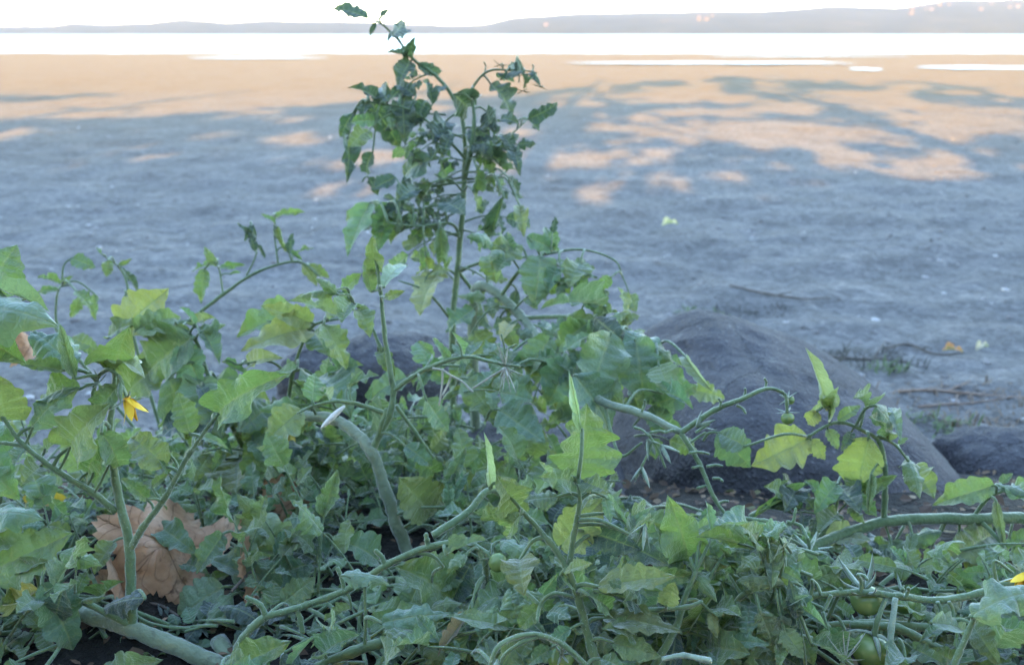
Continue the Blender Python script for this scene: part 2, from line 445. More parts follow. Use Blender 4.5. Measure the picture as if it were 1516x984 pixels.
SKYLINE = [(-1200, 36), (-700, 30), (-300, 36), (-80, 36), (0, 39), (50, 44), (150, 44), (175, 41), (215, 42), (280, 40), (315, 36), (350, 37), (385, 40), (430, 37.5),
           (520, 38), (600, 41), (680, 44), (720, 43), (760, 34), (830, 29), (900, 29), (1000, 27), (1100, 25), (1175, 20), (1270, 22), (1330, 13), (1400, 12),
           (1480, 7), (1540, 10), (1700, 16), (2000, 8), (2700, 20)]
def build_hills():
    V = []; F = []
    nx, ny = 420, 26
    for j in range(ny):
        t = j / (ny - 1)
        for i in range(nx):
            px = -1200 + 3900 * i / (nx - 1)
            sx = (px - IW / 2) / FPX / CP
            dist = 3400 + 1500 * t
            top = (54.5 - lerp_table(SKYLINE, px)) / FPX / CP * 4500 + 4
            prof = math.sin(min(1, t / 0.73) * math.pi / 2) if t < 0.73 else math.cos((t - 0.73) / 0.27 * math.pi / 2)
            z = top * max(0.0, prof) ** 0.9
            x = sx * dist
            z += (7 * noise.noise((x * 0.004, dist * 0.004, 1)) + 3.5 * noise.noise((x * 0.017, dist * 0.017, 2))) * min(1, prof * 1.2)
            V.append((x, dist, z - 1.0))
    for j in range(ny - 1):
        for i in range(nx - 1):
            a = j * nx + i; F.append((a, a + 1, a + nx + 1, a + nx))
    o = new_obj('hills', mesh_from('hills', V, F, M['hill']))
    tag(o, 'low wooded hills on the far shore', None, kind='structure')
    return V, nx, ny
HV, HNX, HNY = build_hills()
def hill_z(px, t):
    i = min(HNX - 1, max(0, round((px + 1200) / 3900 * (HNX - 1)))); j = round(t * (HNY - 1))
    return Vector(HV[j * HNX + i])
def build_houses():
    wall_v = [(-1, -.7, -.6), (1, -.7, -.6), (1, .7, -.6), (-1, .7, -.6), (-1, -.7, .8), (1, -.7, .8), (1, .7, .8), (-1, .7, .8), (-1, 0, 1.25), (1, 0, 1.25)]
    wall_f = [(0, 1, 5, 4), (1, 2, 6, 9, 5), (2, 3, 7, 6), (3, 0, 4, 8, 7)]
    roof_v = [(-1.12, -.85, .72), (1.12, -.85, .72), (1.12, 0, 1.32), (-1.12, 0, 1.32), (1.12, .85, .72), (-1.12, .85, .72),
              (-1.12, -.85, .64), (1.12, -.85, .64), (1.12, 0, 1.24), (-1.12, 0, 1.24), (1.12, .85, .64), (-1.12, .85, .64)]
    roof_f = [(0, 1, 2, 3), (3, 2, 4, 5), (7, 6, 9, 8), (8, 9, 11, 10), (0, 6, 7, 1), (5, 4, 10, 11), (1, 7, 8, 2), (2, 8, 10, 4), (0, 3, 9, 6), (3, 5, 11, 9)]
    wm = mesh_from('house_wall', wall_v, wall_f, M['house_wall'], False)
    rm = mesh_from('house_roof', roof_v, roof_f, M['house_roof'], False)
    r = random.Random(5)
    spots = [(1283, .42), (1291, .50), (1300, .36), (1308, .55), (1318, .40), (1327, .48), (1335, .38), (1299, .62), (1310, .30), (1322, .62), (1342, .55), (1286, .28),
             (1390, .40), (1402, .52), (1411, .34), (1420, .58), (1430, .44), (1440, .50), (1449, .36), (1456, .55), (1462, .42), (1425, .30), (1437, .66), (1412, .66),
             (1497, .40), (1506, .50), (1513, .36), (1380, .28), (1010, .30), (1016, .22), (1003, .24), (1022, .30), (803, .15)]
    for i, (px, t) in enumerate(spots):
        p = hill_z(px, t)
        s = r.uniform(4.5, 8)
        e = new_obj('house', None, loc=p + Vector((r.uniform(-6, 6), 0, 1.0)))
        where = 'on the highest hill' if px > 1350 else ('on the lower hillside' if px > 1200 else 'on the low middle shore')
        tag(e, 'tiny pale far off house lit by low sun ' + where, 'house', 'houses on the far hills ' + where)
        e.rotation_euler.z = r.uniform(-0.5, 0.5)
        e.scale = (s, s, s)
        new_obj('wall', wm, e); new_obj('roof', rm, e)
build_houses()

# ------------------------------------------------------------------ trees behind the viewer: their shade lies over the beach
EDGE = [(-400, 190), (0, 180), (150, 176), (300, 168), (450, 156), (520, 152), (700, 146), (820, 134), (950, 121), (1100, 114), (1250, 118), (1400, 124), (1516, 140), (1900, 160)]
LIT = [(957, 172, 25, 8), (985, 200, 50, 9), (905, 232, 90, 11), (780, 228, 48, 22), (880, 285, 32, 14), (985, 270, 36, 9), (1065, 263, 24, 7), (1090, 145, 55, 10), (1085, 187, 38, 7),
       (1175, 200, 75, 9), (1200, 217, 32, 7), (1265, 232, 38, 10), (1200, 255, 28, 14), (1170, 162, 65, 6), (1325, 170, 28, 7), (1305, 188, 60, 10), (1440, 172, 90, 18), (1390, 198, 45, 6),
       (1370, 260, 38, 11), (1425, 225, 45, 8), (1310, 245, 30, 8), (1500, 205, 40, 7), (50, 200, 60, 6), (465, 243, 50, 9), (510, 278, 45, 8), (420, 205, 45, 5), (575, 235, 40, 8), (592, 170, 18, 12),
       (345, 166, 60, 5), (240, 412, 48, 9), (1000, 132, 40, 5), (1250, 140, 60, 6), (860, 155, 40, 5), (440, 177, 40, 4), (640, 160, 40, 5), (850, 255, 60, 6), (1120, 215, 40, 5)]
BLOB = [(30, 147, 60, 6), (130, 141, 40, 3), (1080, 118, 40, 4)]
def wants_sun(x, y, r):
    inside = lambda L: any(((x - a) / (rx * (1.3 if b > 190 else 1))) ** 2 + ((y - b) / (ry * (1.6 if b > 190 else 1.1))) ** 2 < r.uniform(0.75, 1.35) for a, b, rx, ry in L)
    if inside(BLOB): return False
    if y < lerp_table(EDGE, x) + r.uniform(-4, 4): return True
    st = noise.noise(((x + 2.2 * y) * .014, y * .13, 5.5)) + .5 * noise.noise(((x + 2 * y) * .03, y * .2, 2.1))
    if inside(LIT): return st > -.30
    if x > 740 and y < 290 and st > .36 - .0004 * (x - 740): return True
    return y < 300 and st > .58
def build_tree(x, y, h, rad, seed, label):
    r = random.Random(seed)
    root = new_obj('tree', None, loc=(x, y, gz(x, y)))
    tag(root, label, 'tree', 'trees on the bank that shade the beach')
    O = Vector(root.location)
    tk = spline([Vector((0, 0, -0.2)), Vector((r.uniform(-.1, .1), 0.05, h * .3)), Vector((r.uniform(-.3, .3), r.uniform(-.2, .3), h * .62)), Vector((r.uniform(-.4, .4), 0, h * .93))], 6)
    V, F = tube_geo(tk, [0.19 * (1 - 0.86 * i / (len(tk) - 1)) for i in range(len(tk))], 10)
    limbs = []
    for k in range(13):
        i0 = r.randint(4, len(tk) - 4); p0 = tk[i0]; a = r.uniform(0, 6.28); ln = rad * r.uniform(.6, 1.0) * (1.1 - 0.5 * i0 / len(tk))
        d = Vector((math.cos(a), math.sin(a), r.uniform(-.15, .45)))
        path = spline([p0, p0 + d * ln * .5 + UP * .1, p0 + d * ln + UP * r.uniform(-.5, .2)], 5)
        tube_geo(path, [0.06 * (1 - 0.85 * i / (len(path) - 1)) for i in range(len(path))], 6, V=V, F=F)
        limbs.append(path)
    new_obj('trunk', mesh_from('trunk', V, F, M['bark']), root)
    V = []; F = []
    clumps = []
    for k in range(230):
        t = r.random() ** 1.35; zz = 0.5 + (h - 0.3) * t
        rr = rad * (0.55 + 0.45 * math.sin(math.pi * min(1, 0.15 + t * 0.95))) * math.sqrt(r.random()); a = r.uniform(0, 6.28)
        clumps.append((Vector((rr * math.cos(a), rr * math.sin(a), zz)), r.uniform(.35, .75)))
    for k in range(110):                             # low clumps added to stop sun leaking onto the plants
        rr = rad * 1.15 * math.sqrt(r.random()); a = r.uniform(0, 6.28)
        clumps.append((Vector((rr * math.cos(a), rr * math.sin(a), r.uniform(1.3, 4.0))), r.uniform(.35, .65)))
    for c, cr in clumps:
        for q in range(44):
            p = c + Vector((r.gauss(0, .5), r.gauss(0, .5), r.gauss(0, .42))) * cr
            wp = O + p
            if wp.z < 0.35: continue
            L = r.uniform(.16, .28); W_ = L * .36
            d = Vector((r.gauss(0, 1), r.gauss(0, 1), r.gauss(-.5, .7))).normalized()
            nn = Vector((r.gauss(0, 1), r.gauss(0, 1), r.gauss(.6, .8))); b = d.cross(nn).normalized(); nz = b.cross(d)
            lit = False
            for e in (wp, wp + d * L):
                sp = e + SH * (e.z / math.tan(SUN_EL)); sp.z = 0
                if sp.y > 2.2 and wants_sun(*pix(sp), r): lit = True
            if lit: continue  # crown thinned here so sun flecks fall on chosen patches of beach
            i0 = len(V)
            V += [p, p + d * L * .45 + b * W_ + nz * .02, p + d * L, p + d * L * .45 - b * W_ + nz * .02]
            F.append((i0, i0 + 1, i0 + 2, i0 + 3))
    cr = new_obj('crown', mesh_from('crown', V, F, M['tree_leaf']), root)
    cr['kind'] = 'stuff'
TREES = [(-9.6, -6.0, 7.6, 2.6), (-6.6, -5.0, 7.2, 2.4), (-3.8, -5.8, 8.6, 2.5), (-1.2, -5.0, 8.6, 2.4), (1.6, -5.6, 9.0, 2.5), (4.6, -5.1, 8.6, 2.5), (7.4, -6.2, 8.8, 2.5)]
for i, t in enumerate(TREES):
    build_tree(*t, 100 + i, 'broadleaf tree on the bank casting dappled shade over the beach')

# ------------------------------------------------------------------ haze over the lake
def build_haze():
    me = bpy.data.meshes.new('haze'); bm = bmesh.new()
    bmesh.ops.create_cube(bm, size=1); bm.to_mesh(me); bm.free()
    o = new_obj('haze', me, loc=(0, 2520, 99)); o.scale = (16000, 5160, 202)
    k = NT('thin_lake_haze')
    pv = k.n('ShaderNodeVolumePrincipled')
    pv.inputs['Color'].default_value = (0.72, 0.80, 0.98, 1)
    pv.inputs['Density'].default_value = HAZE
    pv.inputs['Anisotropy'].default_value = 0.0
    k.l(pv.outputs[0], k.out.inputs['Volume'])
    me.materials.append(k.m)
    tag(o, 'thin pale haze hanging over the lake', None, kind='stuff')
HAZE = 0.5e-4
build_haze()

# ------------------------------------------------------------------ rocks
def build_rock(cx, cy, d, size, seed, label, prof=None, rough=1.0, rotz=0.0, sink=0.4, sub=5):
    """size = half extents in metres; (cx, cy) is the middle of the rock in the photograph."""
    bm = bmesh.new(); bmesh.ops.create_icosphere(bm, subdivisions=sub, radius=1)
    V = []
    ex = 3.0
    for v in bm.verts:
        n = v.co.normalized()
        r = (abs(n.x) ** ex + abs(n.y) ** ex + abs(n.z) ** ex) ** (-1 / ex)
        p = n * r
        q = Vector((p.x * 1.1 + seed, p.y * 1.1, p.z * 1.1 + seed * .3))
        k = 1 + rough * (0.16 * noise.noise(q) + 0.075 * noise.noise(q * 2.7) + 0.045 * noise.noise(q * 6.5) + 0.022 * noise.noise(q * 15) + 0.01 * noise.noise(q * 34))
        p = p * k
        if prof and p.z > -1: p.z = (p.z + 1) * lerp_table(prof, p.x) - 1
        v.co = Vector((p.x * size[0], p.y * size[1], p.z * size[2]))
    me = bpy.data.meshes.new('rock'); bm.to_mesh(me); bm.free()
    me.polygons.foreach_set('use_smooth', [True] * len(me.polygons)); me.materials.append(M['rock'])
    c = P(cx, cy, d)
    o = new_obj('rock', me, loc=c); o.rotation_euler.z = rotz
    tag(o, label, 'rock', 'rocks along the foot of the bank')
    return o
PROF = [(-1.1, .84), (-.75, 1.0), (-.45, 1.0), (-.2, .95), (.1, .87), (.4, .76), (.65, .63), (.85, .46), (1.1, .25)]
build_rock(1180, 668, 1.60, (.325, .36, .220), 3.1, 'large grey boulder sloping down to the right behind the tomato leaves', PROF, .45, sub=6)
build_rock(1492, 722, 1.58, (.12, .12, .095), 8.2, 'low grey rock at the right edge beside the large boulder', None, .8)
build_rock(585, 582, 1.62, (.115, .12, .10), 5.4, 'dark rounded rock behind the arching tomato truss', None, .8)
build_rock(478, 570, 1.55, (.07, .09, .065), 9.9, 'small dark rock glimpsed under the yellow green leaves', None, .9)
build_rock(560, 800, 1.18, (.11, .11, .09), 15.1, 'bluish grey rock deep in the shade below the old grey stem', None, .9)
build_rock(1270, 840, 1.25, (.12, .12, .08), 17.3, 'half hidden grey rock under the thick horizontal stem', None, .9)
build_rock(800, 720, 1.30, (.12, .12, .09), 19.5, 'dim grey rock behind the upright front leaf', None, .9)

# ------------------------------------------------------------------ tomato leaflets (shared blades)
def leaf_blade(seed, wid=.62, teeth=5, depth=.12, droop=.5, fold=.15, curl=0.5, wave=.03, twist=.2, quilt=.012, nu=42, ns=5):
    r = random.Random(seed)
    ph = [r.random(), r.random()]; am = [[r.uniform(.6, 1.3) for _ in range(teeth + 2)] for _ in range(2)]
    wp = [r.uniform(0, 6.28) for _ in range(4)]; wk = [r.uniform(7, 14) for _ in range(4)]
    asym = r.uniform(-.12, .12)
    rows = []
    pos = Vector((0, 0, 0)); 
    du = 1.0 / nu
    for i in range(nu + 1):
        u = i * du
        th = -droop * (u - .25) + .10 * math.sin(wk[3] * .5 * u + wp[3])
        t = Vector((math.cos(th), 0, math.sin(th))); n = Vector((-math.sin(th), 0, math.cos(th)))
        if i: pos = pos + t * du
        row = []
        shape = (u ** .50) * ((1 - u) ** 1.02) / 0.42
        for side in (-1, 1):
            k = u * teeth + ph[(side + 1) // 2] * .8
            f = k - math.floor(k); a = am[(side + 1) // 2][min(teeth + 1, int(k))]
            tooth = depth * a * (math.sin(math.pi * f ** 1.35) ** .75 - .6) * 1.7 * min(1, u * 5) * min(1, (1 - u) * 4)
            W = wid / 2 * shape * (1 + tooth) * (1 + side * asym) * (1 + .22 * noise.noise((u * 4.0, side * 3.0, seed * .37)))
            pts = []
            for j in range(1, ns + 1):
                s = j / ns
                y = W * s
                # fold + lateral curl
                ang = fold + curl * s * .9
                yy = y * math.cos(fold + curl * s * .45); zz = y * math.sin(fold + curl * s * .45)
                f7 = (u * 7) % 1
                zz += quilt * math.sin(math.pi * f7) * math.sin(math.pi * min(1, s * 1.1)) * 1.2
                zz += wave * s * s * (math.sin(wk[0 if side < 0 else 1] * u + wp[0 if side < 0 else 1]) + .5 * math.sin(2.3 * wk[2] * u + wp[2])) * min(1, shape * 1.5)
                xo = .34 * y * (1 - u) * (1 - .5 * s)
                pts.append((xo, side * yy, zz, s * side, u))
            row.append(pts)
        tw = twist * (u - .3)
        line = []
        allp = list(reversed(row[0])) + [(0, 0, 0, 0, u)] + row[1]
        for (xo, y, z, s, uu) in allp:
            y2 = y * math.cos(tw) - z * math.sin(tw); z2 = y * math.sin(tw) + z * math.cos(tw)
            line.append((pos + t * xo + Vector((0, y2, 0)) + n * z2, (u, .5 + .5 * s)))
        rows.append(line)
    # bring the chord onto the x axis, unit length
    tip = rows[-1][ns][0]
    L = math.hypot(tip.x, tip.z); a = math.atan2(tip.z, tip.x); ca, sa = math.cos(-a), math.sin(-a)
    V = []; UV = []
    for line in rows:
        for p, uv in line:
            V.append(((p.x * ca - p.z * sa) / L, p.y / L, (p.x * sa + p.z * ca) / L)); UV.append(uv)
    m = 2 * ns + 1; F = []
    for i in range(nu):
        for j in range(m - 1):
            a0 = i * m + j; F.append((a0, a0 + m, a0 + m + 1, a0 + 1))
    me = mesh_from('leaflet', V, F, M['leaf'])
    ul = me.uv_layers.new(name='uv')
    for li, lp in enumerate(me.loops): ul.data[li].uv = UV[lp.vertex_index]
    return me
KIND = {
    'broad': dict(wid=.66, teeth=5, depth=.13, droop=.85, fold=.14, curl=.65, wave=.075, quilt=.024),
    'lobed': dict(wid=.80, teeth=4, depth=.19, droop=.7, fold=.10, curl=.50, wave=.09, quilt=.024),
    'narrow': dict(wid=.42, teeth=5, depth=.10, droop=.7, fold=.25, curl=.4),
    'curl': dict(wid=.66, teeth=6, depth=.12, droop=.9, fold=.30, curl=1.3, wave=.09, quilt=.025),
    'arch': dict(wid=.60, teeth=5, depth=.12, droop=1.3, fold=-.25, curl=-.65, wave=.07),
    'fold': dict(wid=.60, teeth=5, depth=.10, droop=.5, fold=.85, curl=.35, wave=.05),
    'crinkle': dict(wid=.68, teeth=7, depth=.12, droop=.7, fold=.05, curl=-.7, wave=.11, quilt=.035),
    'flat': dict(wid=.72, teeth=6, depth=.13, droop=.35, fold=.08, curl=.35, wave=.055, quilt=.022),
    'small': dict(wid=.60, teeth=3, depth=.10, droop=.5, fold=.2, curl=.5, nu=12, ns=2),
}
BLADES = {}
for ki, (kn, kw) in enumerate(KIND.items()):
    BLADES[kn] = [leaf_blade(1000 + ki * 50 + q, **{**kw, 'droop': kw['droop'] * f, 'twist': tw}) for q, (f, tw) in enumerate(((.7, .3), (1.0, -.4), (1.3, .1), (.4, .6), (1.0, -.1), (1.6, .35)))]
TINT = {'g': (.122, .198, .055), 'y': (.215, .26, .068), 'b': (.104, .192, .080), 'd': (.046, .088, .052), 'p': (.26, .34, .20), 'o': (.145, .185, .048),  # 'd' puts the tall plant's backlit silhouette darkness into the leaf colour
        'v': (.155, .232, .064), 'yy': (.38, .31, .08), 't': (.34, .27, .17), 'br': (.36, .22, .08), 'bb': (.142, .238, .120)}
def tint(c, r, amt=.16):
    k = 1.14 * (1 + r.uniform(-amt, amt))
    c = TINT[c]; m_ = (c[0] + c[1] + c[2]) / 3 * 1.12; c = tuple(x * .84 + m_ * .16 for x in c)     # downy hairs grey the green a little
    return (c[0] * k * (1 + r.uniform(-.1, .1)), c[1] * k, c[2] * k * (1 + r.uniform(-.12, .12)), 1)
def frame(base, t, n, L, w=1.0, wz=1.0):
    t = t.normalized(); n = (n - t * n.dot(t))
    if n.length < 1e-5: n = t.orthogonal()
    n.normalize(); y = n.cross(t)
    m = Matrix(((t.x * L, y.x * L * w, n.x * L * wz, base.x), (t.y * L, y.y * L * w, n.y * L * wz, base.y), (t.z * L, y.z * L * w, n.z * L * wz, base.z), (0, 0, 0, 1)))
    return m

# leaves of the low filler plants stay out of the open gaps and off the stems one can see in the photograph
LOWTOP = [(-200, 540), (0, 570), (200, 610), (400, 600), (560, 570), (700, 570), (860, 640), (950, 710), (1050, 745), (1200, 770), (1700, 775)]
OPEN = [(1190, 740, 1530, 800, .97), (930, 480, 1420, 745, 1.5), (135, 755, 345, 885, .93), (90, 890, 370, 984, .80), (420, 600, 520, 660, 1.0), (520, 620, 640, 830, 1.0), (155, 600, 330, 930, .79),
        (1195, 840, 1370, 975, .77), (360, 870, 450, 960, .79), (440, 790, 740, 890, .79), (700, 560, 920, 790, .7), (1190, 800, 1520, 905, .74), (820, 780, 1010, 900, .66)]
def in_open(p):
    x, y = pix(p); d = (p - CAMV).dot(FWD)
    if y < lerp_table(LOWTOP, x) + 12: return True
    return any(a < x < c and b < y < e and d < lim + .01 for a, b, c, e, lim in OPEN)

class Plant:
    """A tomato plant: an Empty on the soil with stems, leaves (> leaflets), trusses (> flowers, fruit)."""
    def __init__(s, base, label, seed, group='tomato plants on the bank'):
        s.base = Vector(base)
        s.root = new_obj('tomato_plant', None, loc=s.base)
        tag(s.root, label, 'tomato plant', group)
        s.r = random.Random(seed); s.samples = []; s.low = False
    def stem(s, pts, r0, r1, mat='stem', name='stem', sides=9, nodes=True, fuzz=0, n=7, raw=False):
        W = [Vector(p) for p in pts] if raw else [P(*p) for p in pts]
        path = spline(W, n); N = len(path)
        rad = []
        ph = s.r.uniform(0, 6)
        for i in range(N):
            t = i / (N - 1)
            k = 1 + .04 * math.sin(i * .9 + ph)
            if nodes and i % n == 0 and 0 < i < N - 1: k *= 1.18 if r0 < .005 else 1.05
            rad.append((r0 + (r1 - r0) * t) * k)
        jit = [p + Vector((s.r.gauss(0, 1), s.r.gauss(0, 1), s.r.gauss(0, 1))) * (r0 * .05) for p in path]
        o0 = jit[0]
        V, F = tube_geo([p - o0 for p in jit], rad, sides)
        o = new_obj(name, mesh_from(name, V, F, M[mat]), s.root, o0 - s.base)
        s.samples += list(zip(jit, rad))
        if fuzz: s.fuzz(jit, rad, fuzz, o, o0)
        return jit
    def fuzz(s, path, rad, per_cm, o, o0):
        V = []; F = []
        for i in range(len(path) - 1):
            a, b = path[i], path[i + 1]; t = (b - a); ln = t.length
            if ln < 1e-6: continue
            t.normalize(); e1 = t.orthogonal().normalized(); e2 = t.cross(e1)
            for k in range(int(ln * 100 * per_cm)):
                q = s.r.random(); an = s.r.uniform(0, 6.28)
                d = e1 * math.cos(an) + e2 * math.sin(an)
                p = a.lerp(b, q) - o0 + d * rad[i] * .9
                h = s.r.uniform(.0010, .0028)
                w = d.cross(t) * .00013
                i0 = len(V)
                V += [p - w, p + w, p + d * h + t * s.r.uniform(-.4, .4) * h]
                F.append((i0, i0 + 1, i0 + 2))
        if V:
            h = new_obj('hair', mesh_from('hair', V, F, M['hair'], False), o); h['kind'] = 'stuff'
    def nearest(s, p):
        best = None; bd = 9
        for q, r in s.samples:
            d = (q - p).length
            if d < bd: bd, best = d, q
        return best, bd
    def blade(s, parent, pbase, base, t, n, L, w=None, kind='broad', c='g', wz=1.0, var=None):
        ks = BLADES[kind]; me = ks[var % len(ks)] if var is not None else s.r.choice(ks)
        if s.low and (in_open(base + t.normalized() * L * .5) or in_open(base + t.normalized() * L)): return None
        o = bpy.data.objects.new('leaflet', me); col.objects.link(o); o.parent = parent
        ww = 1.0 if w is None else w / KIND[kind]['wid']
        o.matrix_basis = frame(base - pbase, t, n, L, ww, wz)
        o.color = tint(c, s.r)
        return o
    def L(s, x0, y0, x1, y1, d0, d1=None, w=.62, c='g', kind=None, face=.55, roll=0, flip=False, pet=True, var=None, att=None):
        """One leaflet laid from its base to its tip, with a petiole back to the nearest stem."""
        d1 = d0 if d1 is None else d1
        a, b = P(x0, y0, d0), P(x1, y1, d1)
        t = b - a; Ln = t.length
        kind = kind or s.r.choice(('broad', 'broad', 'flat', 'lobed', 'curl'))
        tc = (CAMV - a).normalized()
        n = (UP * (1 - face) + tc * face)
        if flip: n = -n
        n = Matrix.Rotation(R(roll), 3, t.normalized()) @ n
        par, pb = s.root, s.base
        if pet and s.samples:
            q, dist = s.nearest(a) if att is None else (P(*att), 0.01)
            if dist > .085: q = a - t.normalized() * .02 - UP * .025
            if (q - a).length > .004:
                mid = (q + a) / 2 + UP * .15 * (q - a).length - t.normalized() * .1 * (q - a).length
                path = spline([q, mid, a, a + t * .06], 4)
                V, F = tube_geo([p - q for p in path], [max(.0007, .0016 - .0006 * i / len(path)) * (.7 + 8 * Ln) for i in range(len(path))], 6)
                po = new_obj('petiole', mesh_from('petiole', V, F, M['stem']), s.root, q - s.base)
                par, pb = po, q
        return s.blade(par, pb, a, t, n, Ln, w, kind, c, var=var)
    def leaf(s, base, d, n, length, pairs=2, size=.045, c='g', kinds=('broad', 'lobed', 'curl', 'crinkle', 'arch', 'broad'), droop=.6, pet=.35, jitter=.25, small=True):
        """A compound leaf: rachis with opposite leaflets and one at the end."""
        r = s.r
        d = Vector(d).normalized(); n = Vector(n)
        m = 7; path = [Vector(base)]; dd = d.copy()
        for i in range(m):
            dd = (dd - UP * droop / m * (.4 + i / m)).normalized()
            path.append(path[-1] + dd * length / m)
        if s.low and (in_open(path[-1]) or in_open(path[m // 2])): return None
        q = path[0]
        V, F = tube_geo([p - q for p in path], [.0021 * (.6 + length * 3.2) * (1 - .6 * i / m) for i in range(m + 1)], 6)
        o = new_obj('leaf', mesh_from('leaf', V, F, M['stem']), s.root, q - s.base)
        end = path[-1]; te = (path[-1] - path[-2]).normalized()
        side0 = te.cross(n).normalized()
        def put(p, t, L, kd=None):
            nn = n + Vector((r.gauss(0, 1), r.gauss(0, 1), r.gauss(0, 1))) * jitter
            s.blade(o, q, p, t, nn, L, None, kd or r.choice(kinds), c)
        put(end, te + Vector((r.gauss(0, 1), r.gauss(0, 1), r.gauss(0, 1))) * .12, size * r.uniform(1.05, 1.3))
        for k in range(pairs):
            f = pet + (1 - pet) * (k + .35) / (pairs + .15)
            i = f * m; i0 = min(m - 1, int(i)); p = path[i0].lerp(path[i0 + 1], i - i0)
            tt = (path[i0 + 1] - path[i0]).normalized(); sd = tt.cross(n).normalized()
            for sg in (-1, 1):
                if r.random() < .08: continue
                t = tt * r.uniform(.35, .75) + sd * sg - UP * r.uniform(0, .45)
                put(p + sd * sg * .004, t, size * r.uniform(.7, 1.05) * (.75 + .25 * (k + 1) / pairs))
            if small and r.random() < .7:
                p2 = p - tt * length * .07
                t = tt * .4 + sd * r.choice((-1, 1)) - UP * .2
                put(p2, t, size * r.uniform(.25, .4), 'small')
        return o
    def leaf_px(s, x0, y0, x1, y1, d0, d1=None, size=None, face=.45, **kw):
        d1 = d0 if d1 is None else d1
        a, b = P(x0, y0, d0), P(x1, y1, d1)
        n = UP * (1 - face) + (CAMV - a).normalized() * face
        s.leaf(a, b - a, n, (b - a).length, size=size or (b - a).length * .42, **kw)
    def grow(s, start, az, length, elev=50, r0=.004, every=.021, size=.042, c='ggb', bend=1.2, leaf_len=.10, **kw):
        """A sprawling stem with compound leaves all along it."""
        r = s.r
        n = max(4, int(length / .025)); p = Vector(start); pts = [p.copy()]
        a = az; e = R(elev)
        for i in range(n):
            e -= bend / n * (.6 + .8 * r.random()); a += r.gauss(0, .12)
            step = Vector((math.cos(a) * math.cos(e), math.sin(a) * math.cos(e), math.sin(e))) * (length / n)
            p = p + step
            g = gz(p.x, p.y) + .015
            if p.z < g: p.z = g; e = abs(e) * .3 + .1
            pts.append(p.copy())
        if s.low:
            keep = pts[:2]
            for q in pts[2:]:
                if in_open(q): break
                keep.append(q)
            if len(keep) < 4: return None
            pts = keep
        path = s.stem(pts[::2] if len(pts) > 6 else pts, r0, r0 * .45, raw=True, n=4, sides=7)
        k = 0; acc = 0; ph = r.uniform(0, 6)
        for i in range(1, len(path)):
            acc += (path[i] - path[i - 1]).length
            if acc > every and i > 3:
                acc = 0; k += 1
                t = (path[i] - path[i - 1]).normalized()
                an = ph + k * 2.4
                e1 = t.orthogonal().normalized(); e2 = t.cross(e1)
                d = e1 * math.cos(an) + e2 * math.sin(an) + t * .5 + UP * .45
                ll = leaf_len * r.uniform(.75, 1.2)
                s.leaf(path[i], d, UP + Vector((r.gauss(0, .3), r.gauss(-.25, .3), 0)), ll, pairs=r.choice((1, 2, 2)), size=size * r.uniform(.75, 1.2), c=r.choice(c), **kw)
        s.leaf(path[-1], path[-1] - path[-3], UP, leaf_len * .7, 1, size * .8, c=r.choice(c))
        return path
    # flowers and fruit
    def sepals(s, parent, pb, c, axis, n, L, wd, back, mat='sepal', name='calyx', curl=.8, jit=.2):
        r = s.r; axis = axis.normalized(); e1 = axis.orthogonal().normalized(); e2 = axis.cross(e1)
        V = []; F = []; ph = r.uniform(0, 6)
        for k in range(n):
            a = ph + 2 * math.pi * k / n + r.gauss(0, jit)
            rad = e1 * math.cos(a) + e2 * math.sin(a); sd = axis.cross(rad)
            Lk = L * r.uniform(.8, 1.15); p = c - pb; th = back + r.gauss(0, jit)
            m = 6; b0 = len(V)
            for i in range(m + 1):
                t = i / m
                d = rad * math.cos(th) + axis * math.sin(th)
                if i: p = p + d * Lk / m
                th += curl / m
                w = wd * math.sin(math.pi * min(.97, .18 + t * .80)) * .5
                nn = d.cross(sd)
                V += [p - sd * w, p + nn * w * .5, p + sd * w, p - nn * w * .15]
            for i in range(m):
                for q in range(4):
                    F.append((b0 + i * 4 + q, b0 + i * 4 + (q + 1) % 4, b0 + (i + 1) * 4 + (q + 1) % 4, b0 + (i + 1) * 4 + q))
        return new_obj(name, mesh_from(name, V, F, M[mat]), parent)
    def fruit(s, x, y, d, rad, top=None, sep=.02, sepc=.9, ns=5, back=.1):
        """A green tomato hanging from a pedicel, with its calyx."""
        c = P(x, y, d); top = P(*top) if top else c + UP * rad * 2.2
        ax = (c - top).normalized()
        crown = c - ax * rad * .92
        path = spline([top, top.lerp(crown, .55) + UP * .002, crown], 4)
        V, F = tube_geo([p - top for p in path], [.0014, .0014, .0015, .0016, .002, .0022, .0016, .0015, .002][:len(path)] + [.0018] * max(0, len(path) - 9), 7)
        o = new_obj('fruit_stalk', mesh_from('fruit_stalk', V, F, M['stem']), s.root, top - s.base)
        bm = bmesh.new(); bmesh.ops.create_uvsphere(bm, u_segments=20, v_segments=12, radius=1)
        for v in bm.verts:
            z = v.co.z; k = 1 + .04 * math.cos(5 * math.atan2(v.co.y, v.co.x)) * max(0, z)
            dip = .10 * math.exp(-((1 - z) / .12) ** 2) if z > 0 else 0
            v.co = Vector((v.co.x * k, v.co.y * k, z * .94 - dip)) * rad
        me = bpy.data.meshes.new('tomato'); bm.to_mesh(me); bm.free()
        me.polygons.foreach_set('use_smooth', [True] * len(me.polygons)); me.materials.append(M['fruit'])
        t = new_obj('tomato', me, o, c - top); t.rotation_euler = (-ax).to_track_quat('Z', 'Y').to_euler()
        s.sepals(o, top, crown - ax * rad * .03, -ax, ns, sep, sep * .16, back, curl=sepc)
        return o
